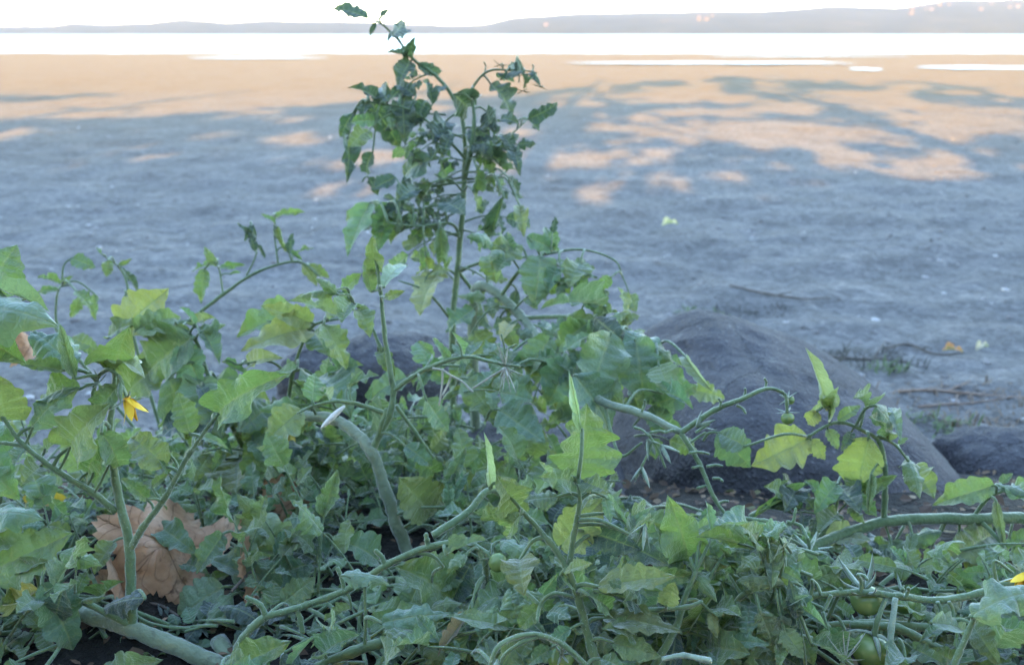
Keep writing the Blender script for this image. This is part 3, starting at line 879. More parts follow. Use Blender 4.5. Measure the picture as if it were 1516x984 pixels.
    def flower(s, x, y, d, ax, L=.014, top=None, spread=.9):
        c = P(x, y, d); ax = Vector(ax).normalized(); top = P(*top) if top else c - ax * .02
        path = spline([top, (top + c) / 2 + UP * .005, c], 4)
        V, F = tube_geo([p - top for p in path], [.0013] * len(path), 6)
        o = new_obj('flower', mesh_from('flower', V, F, M['stem']), s.root, top - s.base)
        s.sepals(o, top, c, ax, 5, L * .9, L * .14, .2, name='calyx', curl=-.6)
        r = s.r; e1 = ax.orthogonal().normalized(); e2 = ax.cross(e1)
        for k in range(5):
            a = 2 * math.pi * k / 5 + .3
            rad = e1 * math.cos(a) + e2 * math.sin(a); sd = ax.cross(rad)
            V = []; F = []; p = c - top + rad * .001; th = spread + r.gauss(0, .1)
            for i in range(7):
                t = i / 6; dd = rad * math.cos(th) + ax * math.sin(th)
                if i: p = p + dd * L / 6
                th -= .45 / 6
                w = L * .19 * math.sin(math.pi * min(.98, .2 + .78 * t))
                V += [p - sd * w, p - dd.cross(sd) * w * .25, p + sd * w]
                if i:
                    b = (i - 1) * 3; F += [(b, b + 1, b + 4, b + 3), (b + 1, b + 2, b + 5, b + 4)]
            new_obj('petal', mesh_from('petal', V, F, M['petal']), o)
        V, F = tube_geo([c - top + ax * L * q for q in (0, .3, .6, .95)], [L * .13, L * .15, L * .10, L * .03], 8)
        new_obj('anther_cone', mesh_from('anther_cone', V, F, M['anther']), o)
        return o
    def stub(s, x0, y0, x1, y1, d, r=.0016, mat='stem'):
        return s.stem([(x0, y0, d), ((x0 + x1) / 2 + 2, (y0 + y1) / 2 - 2, d), (x1, y1, d - .004)], r, r * .8, mat, 'stub', 7, False, n=4)
def soil(x, y): return Vector((x, y, gz(x, y)))

# ------------------------------------------------------------------ plants standing behind, first the tall one
def tall_plant():
    d = 1.30
    b = P(668, 545, d); p = Plant(soil(b.x, b.y), 'tall upright tomato plant rising above the others against sand and lake', 11)
    p.stem([tuple(p.base), tuple(P(670, 500, d)), tuple(P(675, 420, d)), tuple(P(683, 335, d)), tuple(P(688, 250, d)), tuple(P(686, 185, d)), tuple(P(668, 140, d)),
            tuple(P(640, 108, d)), tuple(P(612, 88, d)), tuple(P(590, 60, d)), tuple(P(565, 36, d)), tuple(P(545, 25, d))], .0055, .0010, raw=True)
    p.stem([(688, 262, d), (697, 225, d - .02), (702, 180, d - .03), (700, 150, d - .03)], .0042, .0022)
    p.stem([(686, 150, d), (718, 108, d - .02), (755, 104, d - .03), (788, 106, d - .03)], .0022, .0010, name='truss')
    p.stem([(690, 236, d), (652, 196, d - .02), (606, 163, d - .03), (545, 150, d - .04)], .0026, .0012, name='branch')
    p.stem([(688, 240, d), (745, 208, d + .02), (780, 178, d + .03)], .0022, .0010, name='branch')
    p.stem([(681, 350, d), (667, 331, d - .02), (620, 335, d - .03), (575, 330, d - .05)], .0026, .0012, name='branch')
    p.stem([(679, 402, d), (720, 386, d - .03), (790, 379, d - .06)], .0030, .0018, name='branch')
    p.stem([(672, 478, d), (632, 432, d - .03), (590, 415, d - .04)], .0024, .0012, name='branch')
    p.stem([(679, 402, d), (705, 440, d + .01), (722, 492, d + .02)], .0030, .0032, name='branch')
    p.stem([(690, 265, d), (735, 262, d + .02), (765, 240, d + .03)], .0022, .0010, name='branch')
    D = d - .02
    for a in [(545, 28, 492, 13, .46, 'd'), (560, 36, 577, 13, .42, 'd'), (556, 34, 547, 54, .42, 'd'), (582, 54, 600, 32, .36, 'd'), (578, 50, 574, 62, .4, 'd'), (598, 84, 572, 78, .42, 'd'),
              (602, 84, 615, 54, .42, 'd'), (618, 96, 652, 108, .45, 'd'), (608, 92, 588, 128, .62, 'd'), (655, 128, 640, 150, .8, 'd'), (672, 140, 690, 158, .8, 'd'), (700, 132, 701, 160, .45, 'd'),
              (726, 124, 757, 174, .75, 'd'), (782, 176, 826, 152, .50, 'd'), (784, 178, 799, 194, .7, 'd'), (562, 150, 514, 130, .34, 'd'), (548, 150, 592, 218, .55, 'd'), (542, 150, 536, 178, .6, 'd'),
              (522, 168, 504, 204, .62, 'd'), (516, 200, 513, 272, .32, 'd'), (598, 140, 600, 215, .5, 'd'), (632, 150, 612, 186, .8, 'd'), (616, 142, 588, 128, .5, 'd'), (640, 155, 625, 120, .6, 'd'),
              (575, 150, 566, 130, .6, 'd'), (660, 180, 640, 215, .6, 'd'), (720, 165, 735, 195, .7, 'd'), (745, 200, 765, 232, .5, 'd'), (552, 225, 546, 258, .55, 'd'), (545, 262, 560, 290, .6, 'd'),
              (585, 262, 548, 282, .6, 'd'), (640, 235, 600, 262, .55, 'd'), (650, 240, 660, 262, .7, 'g'), (610, 240, 638, 250, .5, 'd'), (730, 215, 762, 225, .6, 'd'), (762, 225, 770, 262, .4, 'd'),
              (745, 290, 726, 356, .36, 'd'), (769, 304, 776, 352, .42, 'o'), (700, 282, 704, 314, .6, 'g'), (650, 404, 622, 468, .68, 'y'), (642, 400, 668, 402, .5, 'g'), (652, 335, 655, 386, .5, 'b'),
              (548, 300, 514, 380, .52, 'v'), (575, 300, 560, 372, .5, 'g'), (630, 378, 636, 398, .6, 'y'), (600, 300, 570, 330, .8, 'd'), (660, 300, 690, 318, .7, 'd'), (620, 280, 585, 300, .7, 'd'),
              (700, 190, 730, 240, .6, 'd'), (715, 225, 750, 250, .7, 'd'), (752, 262, 768, 288, .5, 'd'), (706, 250, 700, 285, .7, 'g'), (640, 270, 622, 300, .8, 'd'), (668, 200, 655, 236, .5, 'd'), (765, 106, 770, 92, .4, 'd'), (788, 106, 801, 128, .35, 'd'), (770, 108, 774, 132, .4, 'd'), (750, 105, 738, 120, .4, 'd'), (776, 106, 762, 122, .5, 'd')]:
        p.L(*a[:4], D + p.r.uniform(-.03, .03), D + p.r.uniform(-.05, .05), kind='flat' if a[1] < 60 else None, w=a[4], c=a[5], face=p.r.uniform(.45, .9), roll=p.r.uniform(-35, 35))
    r = p.r
    for (x, y, x2, y2) in [(690, 250, 640, 262), (690, 255, 735, 250), (690, 240, 655, 225), (688, 220, 725, 196), (670, 332, 622, 310), (688, 290, 640, 280), (690, 285, 600, 300), (686, 205, 640, 180), (695, 200, 735, 165), (640, 335, 590, 305), (625, 334, 575, 320), (690, 225, 740, 225), (690, 262, 600, 270), (690, 300, 560, 300), (690, 270, 760, 262), (690, 230, 760, 190), (688, 200, 620, 200), (660, 170, 590, 160), (688, 310, 620, 330), (640, 108, 590, 120), (650, 196, 590, 200)]:
        p.leaf_px(x, y, x2, y2, d + r.uniform(-.02, .02), d + r.uniform(-.06, .05), size=r.uniform(.019, .028), c=r.choice('dddg'), pairs=3, droop=.8, face=.5)
    for (x, y, x2, y2) in [(680, 350, 565, 300), (681, 345, 595, 352), (684, 330, 745, 300), (676, 420, 640, 372), (682, 340, 730, 345), (688, 270, 545, 275), (680, 395, 740, 402), (600, 163, 540, 170), (590, 330, 548, 300)]:
        p.leaf_px(x, y, x2, y2, d + r.uniform(-.02, .02), d + r.uniform(-.08, .03), size=r.uniform(.026, .036), c=r.choice('dggv'), pairs=2, droop=.9, face=.55)
    # buds and spent flowers on the truss
    for (x, y, x2, y2) in [(718, 106, 716, 92), (744, 104, 742, 94), (762, 104, 764, 92), (788, 106, 788, 96), (790, 108, 800, 130), (765, 106, 768, 122), (748, 106, 750, 116)]:
        p.stub(x, y, x2, y2, d - .03, .0012)
    for (x, y) in [(765, 112), (774, 134), (800, 128), (741, 96)]:
        c = P(x, y, d - .03)
        p.sepals(p.root, p.base, c, Vector((r.uniform(-.5, .5), -.2, -1)), 5, .014, .003, .3, mat='stem', curl=-.5)
tall_plant()

def arch_plant():
    """Thick grey stem leaning right, behind the middle, ending in the spent truss over the boulder."""
    b = P(705, 560, 1.28); p = Plant(soil(b.x, b.y), 'tomato plant with thick grey stem leaning right and big drooping blue green leaves', 12)
    p.stem([tuple(p.base), tuple(P(700, 470, 1.27)), tuple(P(716, 424, 1.24)), tuple(P(768, 464, 1.20)), tuple(P(802, 508, 1.14)), tuple(P(850, 560, 1.06)), tuple(P(890, 594, 1.0)), tuple(P(950, 612, .96)), tuple(P(1008, 640, .93))],
           .0085, .0036, 'old_stem', raw=True)
    p.stem([(1008, 640, .93), (1058, 607, .92), (1100, 590, .91), (1135, 575, .91), (1160, 580, .91)], .0032, .0016, name='truss', fuzz=12)
    p.stem([(1008, 640, .93), (1035, 685, .92), (1058, 738, .91), (1085, 775, .91)], .0030, .0018, name='truss', fuzz=10)
    p.stem([(800, 378, 1.2), (858, 369, 1.18), (908, 384, 1.17), (922, 410, 1.17), (934, 440, 1.17)], .0018, .0008, name='branch')
    p.stem([(775, 470, 1.19), (850, 470, 1.15), (920, 490, 1.12), (972, 512, 1.1)], .0032, .0014, name='branch')
    p.stem([(740, 440, 1.22), (770, 400, 1.2), (800, 378, 1.2)], .003, .002, name='branch')
    p.stem([(895, 597, 1.0), (905, 640, .97), (920, 675, .95), (950, 655, .93)], .002, .0014, name='truss')
    for (x0, y0, x1, y1, d, w, c, k) in [
            (800, 380, 792, 456, 1.18, .75, 'b', 'flat'), (822, 372, 806, 336, 1.2, .55, 'v', 'broad'), (818, 345, 822, 320, 1.2, .5, 'd', 'broad'), (932, 436, 942, 462, 1.17, .75, 'v', 'flat'),
            (895, 452, 800, 458, 1.12, .42, 'bb', 'curl'), (858, 392, 842, 428, 1.16, .8, 'v', 'broad'), (830, 395, 886, 412, 1.16, .45, 'bb', 'crinkle'), (760, 360, 728, 400, 1.2, .8, 'g', 'broad'),
            (780, 350, 830, 372, 1.2, .5, 'bb', 'narrow'), (868, 446, 902, 432, 1.14, .8, 'g', 'broad'), (905, 410, 880, 430, 1.15, .7, 'v', 'flat'), (940, 502, 955, 602, 1.07, .72, 'b', 'broad'),
            (905, 492, 868, 595, 1.05, .75, 'b', 'broad'), (920, 490, 985, 560, 1.08, .6, 'b', 'arch'), (870, 478, 820, 520, 1.12, .7, 'g', 'broad'), (840, 470, 910, 500, 1.13, .5, 'g', 'flat'),
            (815, 500, 780, 560, 1.10, .8, 'g', 'broad'), (845, 530, 810, 600, 1.07, .8, 'b', 'broad'), (975, 540, 992, 582, 1.04, .9, 'v', 'flat'), (1015, 528, 1057, 580, 1.05, .42, 'p', 'fold'),
            (978, 582, 1026, 606, 1.02, .55, 'b', 'curl'), (738, 606, 808, 656, 1.02, .72, 'b', 'flat'), (960, 510, 1000, 545, 1.07, .6, 'g', 'arch'), (740, 470, 765, 520, 1.2, .8, 'g', 'broad'),
            (700, 490, 735, 540, 1.18, .8, 'g', 'flat'), (760, 520, 735, 580, 1.12, .8, 'g', 'broad'), (850, 555, 900, 640, 1.0, .7, 'b', 'broad'), (720, 380, 735, 420, 1.22, .8, 'v', 'broad'), (765, 430, 750, 475, 1.22, .4, 'd', 'narrow'),
            (880, 470, 930, 510, 1.1, .6, 'd', 'arch'), (745, 560, 790, 600, 1.05, .8, 'g', 'lobed'), (690, 560, 735, 620, 1.06, .8, 'g', 'broad'), (755, 480, 742, 505, 1.18, .6, 'yy', 'small')]:
        p.L(x0, y0, x1, y1, d, d + p.r.uniform(-.04, .03), w=w, c=c, kind=k, face=p.r.uniform(.5, .85), roll=p.r.uniform(-20, 20))
    r = p.r
    for (x, y, x2, y2, d) in [(770, 400, 740, 350, 1.2), (800, 380, 860, 400, 1.18), (790, 480, 850, 500, 1.15), (820, 525, 780, 590, 1.1), (860, 475, 900, 470, 1.13), (760, 460, 800, 410, 1.2), (830, 540, 880, 530, 1.08), (960, 510, 985, 560, 1.1), (740, 440, 700, 440, 1.22)]:
        p.leaf_px(x, y, x2, y2, d, d - .03, size=r.uniform(.035, .05), c=r.choice('gbbv'), pairs=2, droop=.9, face=.45)
    q = random.Random(61)
    for k in range(22):
        x = q.uniform(660, 950); y = q.uniform(500, 650); dd = q.uniform(1.04, 1.16); an = q.uniform(0, 6.28); ln = q.uniform(50, 90)
        p.leaf_px(x, y, x + ln * math.cos(an), y - abs(ln * .6 * math.sin(an)), dd, dd + q.uniform(-.03, .03), size=q.uniform(.032, .046), face=q.uniform(.4, .65), c=q.choice(('g', 'b', 'b', 'v', 'bb')), pairs=q.choice((1, 2)), droop=q.uniform(.5, 1.0))
    # stubs where flowers have dropped, and tiny new fruit
    for (x, y, x2, y2) in [(950, 610, 955, 592), (1000, 637, 985, 640), (1066, 602, 1064, 590), (1100, 590, 1103, 575), (1133, 575, 1132, 560), (1090, 600, 1104, 612), (1046, 690, 1070, 690), (1022, 655, 1045, 640),
                           (1040, 692, 1025, 692), (1055, 708, 1070, 712), (1052, 720, 1032, 722), (1062, 745, 1078, 742), (1030, 640, 1050, 628), (1020, 670, 1050, 672)]:
        p.stub(x, y, x2, y2, .915, .0016)
    p.fruit(1166, 619, .91, .0068, top=(1163, 582, .91), sep=.016, back=.0, sepc=.3, ns=5)
    p.fruit(1170, 592, .92, .0045, top=(1150, 578, .91), sep=.012, back=.1, sepc=.2, ns=5)
    for (x, y, ax) in [(958, 650, (.5, -.2, -1)), (978, 658, (.7, -.1, -.8)), (1030, 632, (.6, 0, .3)), (950, 690, (0, -.2, -1))]:
        p.sepals(p.root, p.base, P(x, y, .92), Vector(ax), 5, .021, .0048, .95, mat='sepal', curl=.1)
    for (x0, y0, x1, y1) in [(938, 632, 960, 645), (958, 640, 985, 692), (985, 640, 962, 640), (965, 655, 950, 690)]:
        p.stub(x0, y0, x1, y1, .92, .0015)
arch_plant()

def far_left_plant():
    b = P(240, 560, 1.32); p = Plant(soil(b.x, b.y), 'slender tomato plant with a bare arching branch against the shaded sand', 13)
    d = 1.30
    p.stem([tuple(p.base), tuple(P(255, 505, d)), tuple(P(285, 472, d)), tuple(P(330, 436, d)), tuple(P(380, 403, d)), tuple(P(440, 387, d)), tuple(P(475, 410, d))], .0042, .0014, raw=True)
    p.stem([(330, 434, d), (326, 405, d), (322, 388, d)], .0016, .001, name='branch')
    p.stem([(365, 408, d), (380, 372, d), (372, 330, d)], .0016, .0008, name='branch')
    p.stem([(412, 392, d), (406, 345, d), (408, 318, d)], .0016, .0008, name='branch')
    p.stem([tuple(p.base), tuple(P(190, 470, d)), tuple(P(190, 430, d)), tuple(P(178, 398, d)), tuple(P(148, 374, d))], .003, .001, raw=True)
    p.stem([tuple(p.base), tuple(P(100, 510, d)), tuple(P(84, 478, d)), tuple(P(84, 440, d)), tuple(P(92, 418, d))], .003, .0012, raw=True)
    for (x0, y0, x1, y1, w, c) in [(303, 398, 298, 450, .48, 'g'), (322, 394, 302, 364, .4, 'g'), (318, 388, 284, 402, .35, 'g'), (326, 395, 364, 392, .35, 'g'), (342, 406, 358, 404, .4, 'g'),
                                   (378, 372, 368, 342, .4, 'd'), (376, 350, 350, 330, .25, 'd'), (380, 365, 392, 384, .5, 'd'), (408, 322, 452, 314, .28, 'g'), (408, 330, 386, 318, .3, 'g'), (410, 338, 426, 374, .4, 'g'),
                                   (428, 376, 434, 344, .45, 'd'), (438, 376, 466, 368, .4, 'g'), (430, 370, 448, 386, .5, 'g'), (446, 390, 470, 424, .5, 'v'), (460, 395, 488, 412, .5, 'g'),
                                   (90, 420, 56, 412, .5, 'g'), (92, 418, 108, 408, .5, 'g'), (86, 428, 54, 434, .4, 'g'), (106, 382, 142, 396, .75, 'g'), (160, 385, 158, 410, .75, 'g'), (180, 396, 206, 432, .34, 'd'),
                                   (176, 392, 196, 382, .4, 'g'), (150, 376, 142, 366, .4, 'b'), (112, 430, 136, 462, .6, 'g'), (120, 440, 104, 470, .5, 'g'), (140, 435, 142, 475, .4, 'v'), (105, 500, 150, 520, .6, 'g'), (185, 430, 205, 455, .4, 'g'),
                                   (372, 334, 362, 358, .4, 'd'), (370, 330, 380, 352, .3, 'd')]:
        p.L(x0, y0, x1, y1, d + p.r.uniform(-.03, .03), w=w, c=c, face=p.r.uniform(.5, .9), roll=p.r.uniform(-30, 30))
far_left_plant()

def yellow_leaf_plant():
    b = P(420, 760, 1.12); p = Plant(soil(b.x, b.y), 'leafy tomato plant with large yellow green leaves below the bare arching branch', 14)
    d = 1.06
    p.stem([tuple(p.base), tuple(P(425, 640, d)), tuple(P(432, 560, d)), tuple(P(460, 486, d)), tuple(P(510, 470, d))], .0034, .0016, raw=True)
    p.stem([tuple(p.base), tuple(P(360, 660, d)), tuple(P(310, 560, d)), tuple(P(290, 505, d)), tuple(P(250, 470, d))], .0040, .0016, raw=True)
    p.stem([tuple(P(460, 486, d)), tuple(P(425, 478, d)), tuple(P(395, 475, d))], .0018, .001, raw=True, name='branch')
    p.stem([(432, 560, d), (400, 535, d), (350, 540, d)], .002, .001, name='branch')
    for (x0, y0, x1, y1, w, c, k) in [(180, 492, 250, 426, .80, 'y', 'flat'), (200, 490, 268, 470, .7, 'g', 'broad'), (285, 500, 215, 560, .85, 'g', 'broad'), (270, 510, 300, 575, .8, 'b', 'broad'), (295, 485, 325, 540, .6, 'b', 'curl'),
                                      (288, 480, 265, 455, .6, 'bb', 'fold'), (290, 482, 320, 470, .6, 'y', 'curl'), (282, 490, 210, 500, .4, 'o', 'narrow'), (300, 490, 335, 480, .5, 'v', 'arch'), (455, 488, 356, 520, .48, 'y', 'broad'),
                                      (462, 478, 385, 452, .45, 'y', 'flat'), (450, 470, 350, 500, .55, 'v', 'broad'), (500, 468, 425, 446, .45, 'v', 'broad'), (480, 480, 512, 548, .6, 'v', 'broad'), (465, 490, 490, 530, .6, 'g', 'broad'),
                                      (330, 535, 370, 555, .5, 'bb', 'curl'), (370, 540, 420, 530, .35, 'y', 'narrow'), (440, 545, 400, 570, .6, 'g', 'flat'), (352, 662, 350, 730, .72, 'y', 'flat'), (432, 606, 394, 652, .8, 'y', 'lobed'),
                                      (426, 622, 432, 662, .42, 'yy', 'broad'), (320, 560, 360, 640, .7, 'b', 'broad'), (290, 560, 330, 650, .7, 'g', 'broad'), (400, 600, 350, 640, .6, 'b', 'flat'), (235, 540, 180, 590, .8, 'g', 'broad'), (250, 560, 260, 640, .7, 'b', 'broad'),
                                      (370, 650, 420, 690, .6, 'b', 'broad'), (450, 690, 500, 740, .8, 'b', 'broad'), (470, 560, 520, 620, .7, 'b', 'broad'), (160, 500, 215, 480, .5, 'g', 'broad')]:
        p.L(x0, y0, x1, y1, d + p.r.uniform(-.04, .04), d + p.r.uniform(-.06, .02), w=w, c=c, kind=k, face=p.r.uniform(.5, .85), roll=p.r.uniform(-20, 20))
    r = p.r
    for (x, y, x2, y2) in [(300, 560, 350, 600), (425, 600, 380, 640), (430, 560, 480, 600), (425, 640, 460, 690)]:
        p.leaf_px(x, y, x2, y2, d, d - .02, size=r.uniform(.035, .05), c=r.choice('gbv'), pairs=2, droop=.8, face=.5)
    q = random.Random(62)
    for k in range(18):
        x = q.uniform(190, 640); y = q.uniform(560, 690) if x < 470 else q.uniform(600, 700); dd = q.uniform(1.02, 1.14); an = q.uniform(0, 6.28); ln = q.uniform(50, 90)
        p.leaf_px(x, y, x + ln * math.cos(an), y - abs(ln * .5 * math.sin(an)), dd, dd + q.uniform(-.02, .03), size=q.uniform(.032, .044), face=q.uniform(.4, .65), c=q.choice(('g', 'b', 'b', 'd', 'v')), pairs=q.choice((1, 2)), droop=q.uniform(.5, 1.0))
yellow_leaf_plant()

# ------------------------------------------------------------------ low plants in the shade that fill the bank
def low_plant(x, y, label, seed, stems, size=.045, c='ggbdv', length=(.2, .34), elev=(25, 65), leaf_len=.10):
    p = Plant(soil(x, y), label, seed, 'low tomato plants in the shade of the bank')
    p.low = True
    for k in range(stems):
        az = 2 * math.pi * k / stems + p.r.uniform(-.4, .4)
        p.grow(p.base, az, p.r.uniform(*length), elev=p.r.uniform(*elev), size=size, c=c, leaf_len=leaf_len, r0=.0024)
    if not p.root.children: bpy.data.objects.remove(p.root)
LOW = [(-.50, 1.18, 'low shaded tomato plant under the far left shoots', 5, (.10, .18), (10, 40), .1), (-.40, 1.12, 'dark leafy tomato plant behind the dry brown leaf', 5, (.12, .2), (10, 40), .1), (-.16, 1.06, 'shaded tomato plant below the old grey stem', 7, (.14, .24), (15, 50), .1),
       (.02, 1.14, 'shaded tomato plant behind the upright pale rolled leaf', 7, (.14, .24), (15, 60), .1), (.28, .90, 'low tomato plant in front of the large boulder', 5, (.07, .13), (0, 15), .06), (.50, .90, 'low tomato plant under the thick horizontal stem', 6, (.08, .15), (0, 15), .06),
       (.68, .98, 'low tomato plant beside the rock at the right edge', 5, (.08, .15), (0, 12), .06), (-.62, .98, 'low tomato plant at the left edge behind the pale folded leaf', 6, (.14, .24), (20, 60), .1),
       (.12, .78, 'dense low tomato plant under the front leaves', 9, (.12, .22), (5, 50), .1), (.36, .76, 'dense low tomato plant below the green tomatoes', 9, (.10, .18), (5, 35), .08), (-.08, .78, 'low tomato plant beneath the creeping stem', 8, (.12, .2), (5, 40), .09), (-.40, .74, 'low tomato plant in the lower left corner', 8, (.12, .2), (0, 25), .08),
       (.10, 1.20, 'leafy tomato plant beside the left end of the boulder', 6, (.12, .18), (20, 50), .1), (-.30, 1.28, 'tomato plant in front of the dark rounded rock', 5, (.10, .18), (10, 35), .09), (.58, .72, 'low tomato plant at the lower right edge', 7, (.1, .18), (0, 25), .08), (-.22, .74, 'low tomato plant between the dry leaf and the creeping stem', 8, (.1, .18), (0, 20), .08),
       (-.28, 1.04, 'shaded tomato plant right behind the dry brown leaf', 8, (.08, .18), (0, 35), .08), (-.52, .90, 'shaded tomato plant behind the left stalk of the forked shoot', 7, (.08, .18), (0, 35), .08), (-.02, .96, 'shaded tomato plant under the mottled old leaves', 8, (.08, .18), (0, 35), .08),
       (.18, .98, 'shaded tomato plant below the spent hanging flowers', 8, (.08, .15), (0, 25), .07), (.36, 1.04, 'creeping tomato plant at the foot of the boulder', 8, (.08, .15), (0, 10), .06), (.60, 1.10, 'creeping tomato plant between boulder and right rock', 8, (.08, .15), (0, 10), .06), (-.14, 1.20, 'tomato plant in the dark behind the bent grey stem', 8, (.08, .18), (0, 40), .08),
       (-.36, .86, 'shaded tomato plant beneath the dry brown leaf', 8, (.08, .16), (0, 12), .07), (.04, .68, 'low tomato plant at the bottom edge in the middle', 7, (.08, .16), (0, 25), .07),
       (-.30, .70, 'low tomato plant at the bottom edge below the dry leaf', 9, (.08, .18), (0, 30), .07), (-.46, .70, 'low tomato plant at the bottom edge under the left stem', 9, (.08, .18), (0, 30), .07), (-.14, .68, 'low tomato plant at the bottom edge below the stubs', 9, (.08, .18), (0, 30), .07),
       (-.12, .90, 'low tomato plant just right of the dry brown leaf', 8, (.08, .16), (0, 20), .07), (.24, .68, 'low tomato plant at the bottom edge under the crinkled leaves', 8, (.08, .16), (0, 25), .07)]
for i, (x, y, lab, n, ln, el, ll) in enumerate(LOW):
    low_plant(x, y, lab, 300 + i, n, length=ln, elev=el, leaf_len=ll, size=.036 if ll > .07 else .029)

# ------------------------------------------------------------------ middle and front plants
def truss_plant():
    d = .96
    b = P(625, 860, .98); p = Plant(soil(b.x, b.y), 'upright tomato shoot from an old bent grey stem with an arching dried truss', 21)
    p.stem([tuple(p.base), tuple(P(612, 832, d)), tuple(P(590, 785, d)), tuple(P(572, 730, d)), tuple(P(550, 668, d)), tuple(P(520, 636, d + .02)), tuple(P(485, 618, d + .04)), tuple(P(425, 616, d + .06))], .0078, .0055, 'old_stem', raw=True, sides=12)
    p.stem([(552, 664, d), (576, 615, d), (582, 580, d), (576, 540, d), (569, 490, d), (563, 430, d), (557, 385, d), (554, 350, d)], .0042, .0014, fuzz=10)
    p.stem([(556, 655, d), (566, 625, d - .01), (572, 605, d - .01)], .0028, .002, name='branch')
    p.stem([(583, 578, d), (610, 558, d - .01), (645, 540, d - .02), (690, 528, d - .03), (738, 538, d - .04), (770, 542, d - .04)], .0030, .0014, name='truss', fuzz=8)
    p.stem([(570, 612, d), (530, 598, d - .01), (498, 594, d - .02), (465, 600, d - .02), (440, 612, d - .02)], .0026, .0010, name='leaf_stalk', fuzz=8)
    p.stem([(566, 520, d), (545, 475, d + .01), (515, 440, d + .02), (478, 422, d + .03)], .0022, .0010, name='leaf_stalk')
    p.stem([(586, 600, d + .02), (615, 640, d + .03), (650, 690, d + .04), (665, 712, d + .04)], .0024, .0016, name='branch')
    for (x0, y0, x1, y1, w, c, k) in [(557, 402, 552, 346, .48, 'v', 'broad'), (550, 432, 538, 388, .5, 'g', 'broad'), (568, 425, 602, 394, .38, 'p', 'narrow'), (570, 440, 600, 430, .5, 'v', 'broad'), (500, 436, 466, 412, .5, 'g', 'arch'),
                                      (512, 432, 536, 404, .6, 'v', 'broad'), (495, 430, 440, 440, .4, 'v', 'arch'), (520, 448, 505, 478, .6, 'g', 'broad'), (530, 460, 548, 500, .6, 'g', 'broad'), (462, 594, 466, 552, .78, 'v', 'flat'),
                                      (514, 576, 562, 556, .55, 'g', 'lobed'), (520, 570, 538, 548, .4, 'bb', 'small'), (500, 592, 506, 575, .5, 'g', 'small'), (448, 606, 392, 655, .8, 'y', 'lobed'), (490, 592, 470, 575, .4, 'p', 'small'),
                                      (545, 592, 552, 572, .5, 'b', 'small'), (640, 760, 590, 706, .95, 'o', 'flat'), (660, 720, 606, 770, .75, 'o', 'broad'), (645, 700, 610, 668, .7, 'g', 'broad'), (665, 712, 690, 660, .6, 'b', 'curl'),
                                      (630, 590, 665, 640, .7, 'b', 'flat'), (560, 520, 585, 560, .5, 'g', 'broad'), (600, 660, 640, 690, .6, 'b', 'broad'), (640, 525, 618, 505, .7, 'v', 'curl'), (665, 530, 640, 500, .5, 'bb', 'curl'), (682, 528, 668, 490, .4, 'bb', 'fold'),
                                      (690, 528, 715, 505, .4, 'b', 'narrow'), (700, 720, 660, 690, .6, 'o', 'broad'), (665, 750, 690, 700, .6, 'b', 'curl')]:
        p.L(x0, y0, x1, y1, d + p.r.uniform(-.03, .03), d + p.r.uniform(-.04, .02), w=w, c=c, kind=k, face=p.r.uniform(.5, .85), roll=p.r.uniform(-20, 20))
    r = p.r
    c = P(748, 543, d - .04)
    for ax, n, L, back in [(Vector((.2, -.3, -1)), 7, .030, .95), (Vector((.3, -.2, -1)), 6, .024, .6), (Vector((.3, -.4, 1)), 6, .020, .7), (Vector((-.3, -.4, 1)), 6, .026, 1.0)]:
        p.sepals(p.root, p.base, c, ax, n, L, .0016, back, mat='dry_stem', name='dried_calyx', curl=r.uniform(-.5, .9), jit=.35)
    for (x, y, x2, y2) in [(748, 545, 700, 575), (640, 545, 668, 556), (668, 556, 700, 580), (668, 556, 655, 585), (655, 545, 650, 600), (748, 540, 742, 495), (745, 520, 765, 510), (684, 528, 676, 505)]:
        p.stub(x, y, x2, y2, d - .03, .0013, 'dry_stem' if y2 > y else 'stem')
truss_plant()

def straw():
    V, F = tube_geo(spline([P(475, 634, .90), P(492, 617, .90), P(510, 601, .90)], 4), [.0009, .0020, .0026, .0030, .0032, .0030, .0026, .0020, .0012], 6)
    c = P(492, 617, .90)
    o = new_obj('straw', mesh_from('straw', [v - c for v in V], F, M['straw']), loc=c)
    tag(o, 'pale dry straw caught on the old bent grey stem', 'straw')
straw()

